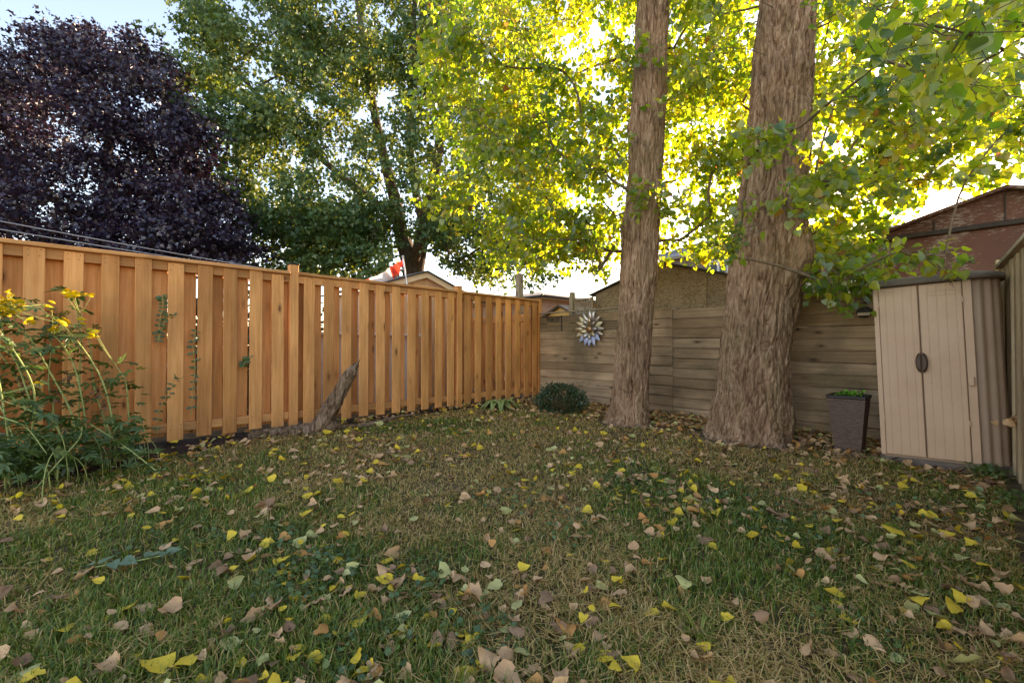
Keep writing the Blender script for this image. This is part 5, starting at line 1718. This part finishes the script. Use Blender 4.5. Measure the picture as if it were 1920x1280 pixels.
for st in ([(155, 800, 3.5), (150, 822, 3.3), (110, 868, 3.05), (70, 915, 2.85)], [(168, 793, 3.6), (215, 822, 3.5), (255, 850, 3.35), (300, 886, 3.2)], [(228, 838, 3.45), (262, 846, 3.4), (300, 848, 3.35)], [(0, 780, 3.1), (50, 800, 3.1), (90, 850, 3.05)], [(20, 742, 3.4), (70, 776, 3.3), (110, 785, 3.3)]):
    path = smooth_path(np.array([pix(*p) for p in st]), 24)
    path[:, 2] = np.maximum(path[:, 2], gz(path[:, 0], path[:, 1]) + .02)
    ob('stem', mesh_np('stem', *tube(path - off, np.linspace(.006, .003, len(path)), 7), M['stem'], smooth=True), lm_)
    for k in range(8, len(path), 3):
        d = np.array([random.gauss(0, 1), random.gauss(0, 1), .2])
        x, y, z = basis(d[None], np.array([[0, 0, 1.0]]))
        ob('leaf', random.choice(palm), lm_, path[k] - off, Matrix(tuple((x[0, i], y[0, i], z[0, i]) for i in range(3))).to_euler(), (random.uniform(.06, .11),) * 3)

# climbing vine on the fence
vn = thing('climbing_vine', 'thin green vine with small paired leaves climbing the left fence boards', 'vine', (float(pix(300, 800, 4.25)[0]), 4.25, 0))
off = np.array(vn.location)
oval = leaf_variants(lance(.3), M['plant'], 5, 0, .7)
for st in ([(296, 820), (300, 770), (318, 735), (330, 712), (338, 708)], [(296, 650), (300, 600), (305, 570), (303, 555)], [(360, 780), (362, 730), (366, 690), (362, 650), (368, 620)], [(296, 640), (310, 600), (325, 590)], [(455, 690), (462, 675), (470, 668)]):
    pts = []
    for (a, b) in st:
        t__, z__, Y__ = onleft(a, b, .055)
        pts.append([*(C0 + UL * t__ + NL * .055), z__])
    path = smooth_path(np.array(pts), 24)
    ob('stem', mesh_np('stem', *tube(path - off, .0025, 5), M['stem']), vn)
    for k in range(2, len(path), 2):
        for sg in (-1, 1):
            d = np.array([*(UL * sg), random.uniform(-.2, .5)]) + rng.normal(size=3) * .3
            x, y, z = basis(d[None], np.array([[NL[0], NL[1], .6]]))
            ob('leaf', random.choice(oval), vn, path[k] - off, Matrix(tuple((x[0, i], y[0, i], z[0, i]) for i in range(3))).to_euler(), (random.uniform(.035, .065),) * 3)

# dead leaves caught between cabinet and right fence
for k, (px, py, Y, lab) in enumerate(((1868, 590, 3.95, 'small orange dead leaf cluster caught high between cabinet and right fence'), (1893, 792, 3.5, 'curled tan dead leaf cluster caught low between cabinet and right fence'))):
    p = pix(px, py, Y)
    n = 7 if k == 0 else 14
    vs, fs, rr = scatter(DEL, rng.normal(size=(n, 3)) * (.02 if k == 0 else .035), rng.normal(size=(n, 3)), rng.normal(size=(n, 3)), rng.uniform(.04, .07, n), rng.random(n), rng.uniform(.4, .9, n))
    tag(ob('dead_leaf_cluster', mesh_np('dead_leaf_cluster', vs, fs, M['fall orange'] if k == 0 else M['fall tan'], {'rnd': rr}), None, p), lab, 'dead leaves')
# ------------------------------------------------------------------ lawn
obst = [(float(b1[0]), 5.94, .42), (float(b2[0]) - .02, 5.06, .60), (float(plp[0]), float(plp[1]), .16), (float(shp[0]) + .35, float(shp[1]) - .1, .30)]
def lawn_ok(x, y, margin=0.0):
    dl, db, s, t = rel(x, y)
    ok = (dl > bedw(t) * .9 + margin) & (db > .12) & (s < 6.05)
    for (ox, oy, r) in obst: ok &= np.hypot(x - ox, y - oy) > r
    dx, dy = x - shp[0], y - shp[1]
    sx, sy = dx * V[0] + dy * V[1], dx * NB[0] + dy * NB[1]
    ok &= ~((sx > -.02) & (sx < .85) & (sy > 0) & (sy < .9))
    return ok
def dryness(x, y):
    d = .62 * n2(x, y, .9, 31, 3) + .38 * n2(x, y, 3.2, 37, 2)
    dl, db, s, t = rel(x, y)
    return d + .12 * np.exp(-((db - 1.6) / 1.5) ** 2)

def sample_lawn(n, ymin, ymax, pw, half=1.38):
    u = rng.random(n)
    a = 1 - pw
    Y = (ymin ** a + u * (ymax ** a - ymin ** a)) ** (1 / a)
    x = rng.uniform(-half, half, n) * Y + rng.uniform(-.3, .3, n)
    return x, Y
NB_ = 290000
x, y = sample_lawn(NB_, .75, 9.0, .55)
ok = lawn_ok(x, y)
dl, db, s, t = rel(x, y)
ok &= rng.random(NB_) < np.clip((db - .35) / 1.1, .04, 1)
ok &= rng.random(NB_) < np.clip(.30 + 2.2 * n2(x, y, 1.9, 41, 3) - .35, .25, 1)
x, y = x[ok], y[ok]
N = len(x)
dry = dryness(x, y)
patch = np.clip((dry - .42) / .26, 0, 1)
tone = np.where(rng.random(N) < patch * .8 + .10, rng.uniform(.55, 1.0, N), rng.uniform(.0, .55, N))
h = rng.uniform(.024, .058, N) * (1.15 - .4 * patch) * (1 + .5 * (n2(x, y, 1.3, 44) - .5))
lay = rng.uniform(.3, 1.5, N) * (1 + .6 * patch)
w = rng.uniform(.0013, .0024, N) * (.7 + .32 * y)
az = rng.random(N) * 2 * np.pi
az2 = az + np.pi / 2 + rng.normal(0, .5, N)
ux, uy = np.cos(az) * w, np.sin(az) * w
lx_, ly_ = np.cos(az2) * h * lay * .5, np.sin(az2) * h * lay * .5
z0 = gz(x, y) - .004
hv = h / np.sqrt(1 + (lay * .35) ** 2)
V5 = np.empty((N, 5, 3))
V5[:, 0] = np.stack([x - ux, y - uy, z0], 1)
V5[:, 1] = np.stack([x + ux, y + uy, z0], 1)
V5[:, 2] = np.stack([x + ux * .8 + lx_ * .45, y + uy * .8 + ly_ * .45, z0 + hv * .65], 1)
V5[:, 3] = np.stack([x - ux * .8 + lx_ * .45, y - uy * .8 + ly_ * .45, z0 + hv * .65], 1)
V5[:, 4] = np.stack([x + lx_ * 1.3, y + ly_ * 1.3, z0 + hv * .95], 1)
o5 = np.arange(N) * 5
setting('lawn_grass', mesh_np('lawn_grass', V5.reshape(-1, 3), [np.stack([o5, o5 + 1, o5 + 2, o5 + 3], 1), np.stack([o5 + 3, o5 + 2, o5 + 4], 1)], M['grass'], {'rnd': np.repeat(tone, 5)}), 'stuff')

# straw thatch lying flat between the blades
N = 45000
x, y = sample_lawn(N, .8, 8.6, .75)
ok = lawn_ok(x, y) & (rng.random(N) < np.clip((dryness(x, y) - .28) / .3, .15, 1))
x, y = x[ok], y[ok]; N = len(x)
az = rng.random(N) * 2 * np.pi
L = rng.uniform(.03, .09, N); w = rng.uniform(.0006, .0012, N) * (.8 + .4 * y)
dx, dy = np.cos(az), np.sin(az)
z = gz(x, y) + rng.uniform(.008, .04, N)
tz = rng.normal(0, .18, N) * L
A = np.stack([x - dx * L / 2, y - dy * L / 2, z - tz / 2], 1); B = np.stack([x + dx * L / 2, y + dy * L / 2, z + tz / 2], 1)
Wv = np.stack([-dy * w, dx * w, np.zeros(N)], 1)
VV = np.stack([A - Wv, A + Wv, B + Wv, B - Wv], 1).reshape(-1, 3)
o4 = np.arange(N) * 4
setting('lawn_thatch', mesh_np('lawn_thatch', VV, np.stack([o4, o4 + 1, o4 + 2, o4 + 3], 1), M['grass'], {'rnd': np.repeat(rng.uniform(.7, 1.0, N), 4)}), 'stuff')

# clover and broad weeds in patches
cl = []
for (px, py, r, n) in ((590, 1080, .22, 420), (520, 1010, .16, 200), (1190, 915, .28, 260), (1430, 960, .34, 340), (1480, 1010, .26, 220), (960, 930, .3, 200), (1600, 1190, .12, 60), (790, 1090, .16, 160), (1700, 960, .5, 360), (250, 880, .4, 240), (1060, 990, .2, 120), (340, 1020, .25, 150), (900, 1190, .16, 150), (700, 1200, .2, 170)):
    X, Y = ground_at(px, py)
    a = rng.random(n) * 2 * np.pi; q = r * np.sqrt(rng.random(n))
    cl.append(np.stack([X + q * np.cos(a), Y + q * np.sin(a) * 1.2, np.zeros(n)], 1))
P = np.vstack(cl)
P = P[lawn_ok(P[:, 0], P[:, 1])]
n = len(P)
P[:, 2] = gz(P[:, 0], P[:, 1]) + rng.uniform(.015, .05, n)
vs, fs, rr = scatter(lance(.42), P, rng.normal(size=(n, 3)) * [1, 1, .3], rng.normal(size=(n, 3)) * .4 + [0, 0, 1], rng.uniform(.012, .034, n), rng.random(n) * .8)
setting('clover_patches', mesh_np('clover_patches', vs, fs, M['plant'], {'rnd': rr}), 'stuff')

# weeds by the cabinet foot
for (px, py, r, n, lab) in ((1848, 897, .13, 120, 'bright green weed clump at the foot of the cabinet by the right fence'), (1905, 955, .18, 120, 'bright green weed clump at the right edge below the board fence'), (1672, 1000, .05, 14, 'small bright green seedling in the right of the lawn')):
    X, Y = ground_at(px, py)
    wd_ = thing('weed_clump', lab, 'weed', (X, Y, g1(X, Y)))
    P = np.stack([rng.normal(0, r * .5, n), rng.normal(0, r * .5, n), rng.uniform(.02, .10 if n > 50 else .05, n)], 1)
    vs, fs, rr = scatter(lance(.4), P, rng.normal(size=(n, 3)) * [1, 1, .4] + [0, 0, .2], rng.normal(size=(n, 3)) * .4 + [0, 0, 1], rng.uniform(.025, .05, n), rng.random(n))
    o = ob('foliage', mesh_np('foliage', vs, fs, M['bright'] if n < 50 else M['plant'], {'rnd': rr}), wd_); o['kind'] = 'stuff'
    ob('stems', mesh_np('stems', *join_np([tube(bez((P[i, 0] * .4, P[i, 1] * .4, 0), P[i] * [.7, .7, .6], P[i], 4), .0015, 4) for i in range(0, n, 3)]), M['stem']), wd_)

# tuft of coarse grass
X, Y = ground_at(1310, 1195)
gt = thing('grass_tuft', 'tuft of long coarse green grass in the right foreground of the lawn', 'grass', (X, Y, g1(X, Y)))
for i in range(46):
    a = random.uniform(0, 6.28); L = random.uniform(.06, .15); c, s = math.cos(a), math.sin(a)
    up = random.uniform(.5, 1.3)
    path = bez((0.015 * c, .015 * s, 0), (L * .35 * c, L * .35 * s, L * .6 * up), (L * c, L * s, L * .45 * up), 7)
    w = np.linspace(.0028, .0004, 7)[:, None] * np.array([[-s, c, 0]])
    vs = np.vstack([path - w, path + w])
    fs = np.array([(k, k + 1, k + 8, k + 7) for k in range(6)])
    ob('blade', mesh_np('blade', vs, fs, M['grass'], {'rnd': np.full(14, random.uniform(.2, .55))}), gt)

# ------------------------------------------------------------------ fallen leaves
names = list(FALL)
share = np.array([FALL[k][2] for k in names]); share /= share.sum()
def fallen_mesh(colour):
    """dried leaf: fine deltoid rolled about its midrib and bent along it, with a ragged edge"""
    v, f = fine_leaf()
    dry_ = colour in ('tan', 'brown', 'orange')
    roll = random.choice([-1, 1, 1]) * random.uniform(.6, 3.4 if dry_ else 1.6)
    bend = random.uniform(-1.2, 2.2) if dry_ else random.uniform(-.6, .9)
    x, y = v[:, 0].copy(), v[:, 1] - .45
    ed = np.abs(np.tile([-1, -.5, 0, .5, 1], 7)) > .9
    x = x * np.where(ed, rng.uniform(.72, 1.18, len(x)), 1) * random.uniform(.75, 1.1) + .03 * np.sin(y * 9 + random.random() * 6)
    y = y + np.where(ed, rng.normal(0, .03, len(x)), 0)
    a = x * roll
    x2 = np.sin(a) / roll; z2 = (1 - np.cos(a)) / roll
    b_ = y * bend
    y2 = np.sin(b_) / bend; z3 = (1 - np.cos(b_)) / bend
    z = z2 + z3 + (.05 if dry_ else .03) * np.sin(x * 15 + y * 11 + random.random() * 6) + rng.normal(0, .03 if dry_ else .015, len(x)) + random.uniform(-.6, .6) * x * y
    v = np.stack([x2, y2 + .45, z - z.min() * .5], 1)
    k = len(v); zb = v[2, 2]
    v = np.vstack([v, [(-.014, -.40, zb + .03), (.014, -.40, zb + .03), (.016, .02, zb), (-.016, .02, zb)]])
    return mesh_np('fallen_leaf', v, [f, np.array([(k, k + 1, k + 2, k + 3)])], M['fall ' + colour], {'rnd': np.full(len(v), random.random())}, True)
def fallen_meshes(colour, k):
    return [fallen_mesh(colour) for _ in range(k)]
# candidates
x, y = sample_lawn(21000, 1.15, 8.8, .1, 1.3)
ok = lawn_ok(x, y, -.1)
dens = np.clip(2.4 * (n2(x, y, 1.7, 51, 3) - .30), .10, 1) * .62 + .012 * y
dl, db, s, t = rel(x, y)
dens = dens + .9 * np.exp(-(np.clip(db, 0, None) / .9) ** 2) * (s > .2)
ok &= rng.random(len(x)) < np.clip(dens, 0, 1) * np.clip(.42 + .08 * y, 0, 1)
fxx, fyy = x[ok], y[ok]
cat_ = rng.choice(len(names), len(fxx), p=share)
dl, db, s, t = rel(fxx, fyy)
nearb = db < 1.1
cat_ = np.where(nearb & (rng.random(len(fxx)) < .75), rng.choice([2, 3, 3, 2, 4], len(fxx)), cat_)
fsz = (.030 + .045 * rng.random(len(fxx)) ** 1.6) * np.where(rng.random(len(fxx)) < .10, 1.4, 1.0)
# large leaves picked out in the photograph: px, py, colour, size
hero = [(320, 1268, 0, .125), (120, 1185, 0, .10), (245, 1152, 0, .085), (205, 1170, 0, .05), (425, 1082, 0, .075), (365, 1090, 0, .07), (345, 1150, 2, .09), (445, 1220, 1, .085), (735, 1053, 0, .065), (705, 1004, 0, .055), (745, 1168, 1, .065), (765, 1188, 0, .06),
        (1225, 1150, 0, .075), (1145, 1245, 0, .075), (1195, 1262, 0, .07), (1140, 1060, 0, .05), (1510, 1218, 2, .10), (1768, 1172, 1, .10), (1785, 1255, 1, .10), (1620, 1212, 2, .08), (1880, 1210, 2, .14), (1710, 1215, 0, .07), (1572, 1003, 0, .05), (1715, 1070, 0, .07), (1500, 1085, 4, .08), (1705, 1025, 0, .055), (1660, 1018, 1, .055),
        (935, 1262, 2, .10), (1010, 1265, 2, .075), (710, 1268, 4, .07), (60, 1065, 1, .05), (25, 1245, 2, .09), (230, 1250, 2, .08), (1850, 1070, 0, .07), (1735, 968, 0, .05), (185, 1035, 0, .06), (105, 985, 0, .05), (545, 930, 0, .04), (285, 945, 0, .045), (330, 985, 4, .06), (510, 985, 2, .05), (470, 1060, 2, .08), (800, 1150, 2, .06), (1190, 1050, 2, .055)]
hx_, hy_, hc_, hs_ = [], [], [], []
for (px, py, c, sz) in hero:
    X, Y = ground_at(px, py); hx_.append(X); hy_.append(Y); hc_.append(c); hs_.append(sz * .85)
fxx = np.concatenate([hx_, fxx]); fyy = np.concatenate([hy_, fyy]); cat_ = np.concatenate([hc_, cat_]).astype(int); fsz = np.concatenate([hs_, fsz])
zz = gz(fxx, fyy) + np.where(rel(fxx, fyy)[1] < 1.0, .018, rng.uniform(.014, .042, len(fxx)))
P = np.stack([fxx, fyy, zz], 1)
n = len(P)
az = rng.random(n) * 2 * np.pi
D = np.stack([np.cos(az), np.sin(az), rng.normal(0, .22, n)], 1)
N_ = rng.normal(size=(n, 3)) * .45 + [0, 0, 1.0]
ppx, ppy = px_of(P)
inf = (ppx > 5) & (ppx < 1915) & (ppy > 660) & (ppy < 1278)
score = np.where(inf, P[:, 1] / fsz, 1e9)
score[:len(hero)] = np.minimum(score[:len(hero)], 0)
top = np.argsort(score)[:300]
meshes = {k: fallen_meshes(k, 16) for k in names}
# labels: colour, place in the lawn, order from the left within that place
COLS = ['at the far left', 'left', 'left of centre', 'right of centre', 'right', 'at the far right']
def place_of(px, py):
    c = min(5, int(px / 320))
    r = 0 if py > 1205 else (1 if py > 1130 else (2 if py > 1060 else (3 if py > 1000 else (4 if py > 920 else 5))))
    return r, c
ROWS = ['along the bottom edge', 'just above the bottom edge', 'in the near lawn', 'across the near middle lawn', 'in the mid lawn', 'in the far lawn']
ORD = ['leftmost', 'second', 'third', 'fourth', 'fifth', 'sixth', 'seventh', 'eighth', 'ninth', 'tenth', 'eleventh', 'twelfth', 'thirteenth', 'fourteenth', 'fifteenth', 'sixteenth', 'seventeenth', 'eighteenth', 'nineteenth', 'twentieth', 'twentyfirst', 'twentysecond', 'twentythird', 'twentyfourth']
cells = {}
for i in top: cells.setdefault((int(cat_[i]), *place_of(ppx[i], ppy[i])), []).append(int(i))
x_, y_, z_ = basis(D, N_)
for (c, r, cc), ids in cells.items():
    ids.sort(key=lambda i: ppx[i])
    for k, i in enumerate(ids):
        m = Matrix(tuple((x_[i, j], y_[i, j], z_[i, j]) for j in range(3)))
        o = ob('fallen_leaf', random.choice(meshes[names[c]]), None, P[i], m.to_euler(), (float(fsz[i]),) * 3)
        if len(ids) == 1: lab = f'only {names[c]} fallen leaf {COLS[cc]} {ROWS[r]}'
        else: lab = f'{ORD[min(k, 23)]}{"" if k == 0 else " from left"} {names[c]} fallen leaf {COLS[cc]} {ROWS[r]}'
        tag(o, lab, 'leaf', 'fallen leaves on the lawn')
rest = np.ones(n, bool); rest[top] = False
# the rest, and the thick litter along the back fence, one mass per colour
sL = rng.uniform(.1, 6.0, 3600); dL = np.abs(rng.normal(0, .55, 3600)) + .05
lx2 = C0[0] + V[0] * sL - NB[0] * dL; ly2 = C0[1] + V[1] * sL - NB[1] * dL
okl = np.ones(3600, bool)
for (ox, oy, r_) in obst[:2]: okl &= np.hypot(lx2 - ox, ly2 - oy) > r_ * .8
tL = rng.uniform(.2, 9, 320); wL = rng.random(320)
lx3 = C0[0] + UL[0] * tL + NL[0] * bedw(tL) * (wL + .05); ly3 = C0[1] + UL[1] * tL + NL[1] * bedw(tL) * (wL + .05)
LX = np.concatenate([lx2[okl], lx3]); LY = np.concatenate([ly2[okl], ly3])
LZ = gz(LX, LY) + np.concatenate([rng.uniform(.008, .05, okl.sum()) * np.exp(-dL[okl]) + .004, np.full(320, .04)])
LC = np.concatenate([rng.choice([2, 3, 3, 2, 4, 1], okl.sum()), rng.choice([2, 2, 3, 0, 1, 4], 320)])
n2l = len(LX)
az = rng.random(n2l) * 2 * np.pi
allP = np.vstack([P[rest], np.stack([LX, LY, LZ], 1)])
allD = np.vstack([D[rest], np.stack([np.cos(az), np.sin(az), rng.normal(0, .3, n2l)], 1)])
allN = np.vstack([N_[rest], rng.normal(size=(n2l, 3)) * .4 + [0, 0, 1]])
allS = np.concatenate([fsz[rest], rng.uniform(.04, .075, n2l)])
allC = np.concatenate([cat_[rest], LC])
for ci, k in enumerate(names):
    m = allC == ci
    vs, fs, rr = scatter(DEL, allP[m], allD[m], allN[m], allS[m], rng.random(m.sum()), rng.uniform(-.5, 1.0, m.sum()))
    setting('leaf_litter', mesh_np('leaf_litter', vs, fs, M['fall ' + k], {'rnd': rr}), 'stuff')

# fallen sprig of grey green leaves, and fallen flower spikes
M['grey_leaf'] = leaf_mat('grey green leaf', [(0, (.10, .17, .08)), (1, (.20, .28, .15))], [(0, (.1, .15, .05)), (1, (.15, .2, .08))], .2, .08)
X, Y = ground_at(215, 1078)
tw = thing('fallen_sprig', 'broken sprig of large grey green leaves lying on the left foreground lawn', 'sprig', (X, Y, g1(X, Y) + .03))
gl = leaf_variants(DEL, M['grey_leaf'], 6, 0, 1)
path = smooth_path([(-.16, -.03, 0), (-.05, 0, .02), (.06, .04, .02), (.18, .09, .03)], 20)
ob('stem', mesh_np('stem', *tube(path, .0028, 6), M['stem'], smooth=True), tw)
for k, (a, s) in enumerate(((.0, .09), (2.5, .08), (.9, .10), (-1.0, .09), (-.4, .11), (1.6, .08), (.4, .10), (2.0, .07), (-1.8, .08), (.2, .09))):
    p = path[min(len(path) - 1, 2 + k * 2)]
    ob('leaf', random.choice(gl), tw, p + [0, 0, .01], (random.uniform(-.3, .3), random.uniform(-.35, .35), a - 1.2), (s * .6,) * 3)
for (px, py, nf, spread_, lab) in ((372, 902, 9, .10, 'spike of small yellow flowers lying on the lawn below the left fence'), (24, 940, 4, .05, 'yellow flower head cluster drooping onto the lawn at the left edge'), (106, 958, 3, .025, 'lone yellow daisy like flower head lying at the left lawn edge')):
    X, Y = ground_at(px, py)
    fs_ = thing('fallen_flower', lab, 'flower', (X, Y, g1(X, Y) + .03))
    for i in range(nf):
        u = (i / max(1, nf - 1) - .5) * 2 * spread_
        ob('flower_head', random.choice(fh), fs_, (u, u * .3 + random.gauss(0, .01), random.uniform(.0, .025)), (random.uniform(-.9, .3), random.uniform(-.5, .5), random.uniform(0, 6)), (random.uniform(.6, .85),) * 3)
    ob('stem', mesh_np('stem', *tube([(-spread_ * 1.5, -spread_ * .4, -.005), (0, 0, 0), (spread_, spread_ * .3, .0)], .0025, 5), M['stem']), fs_)
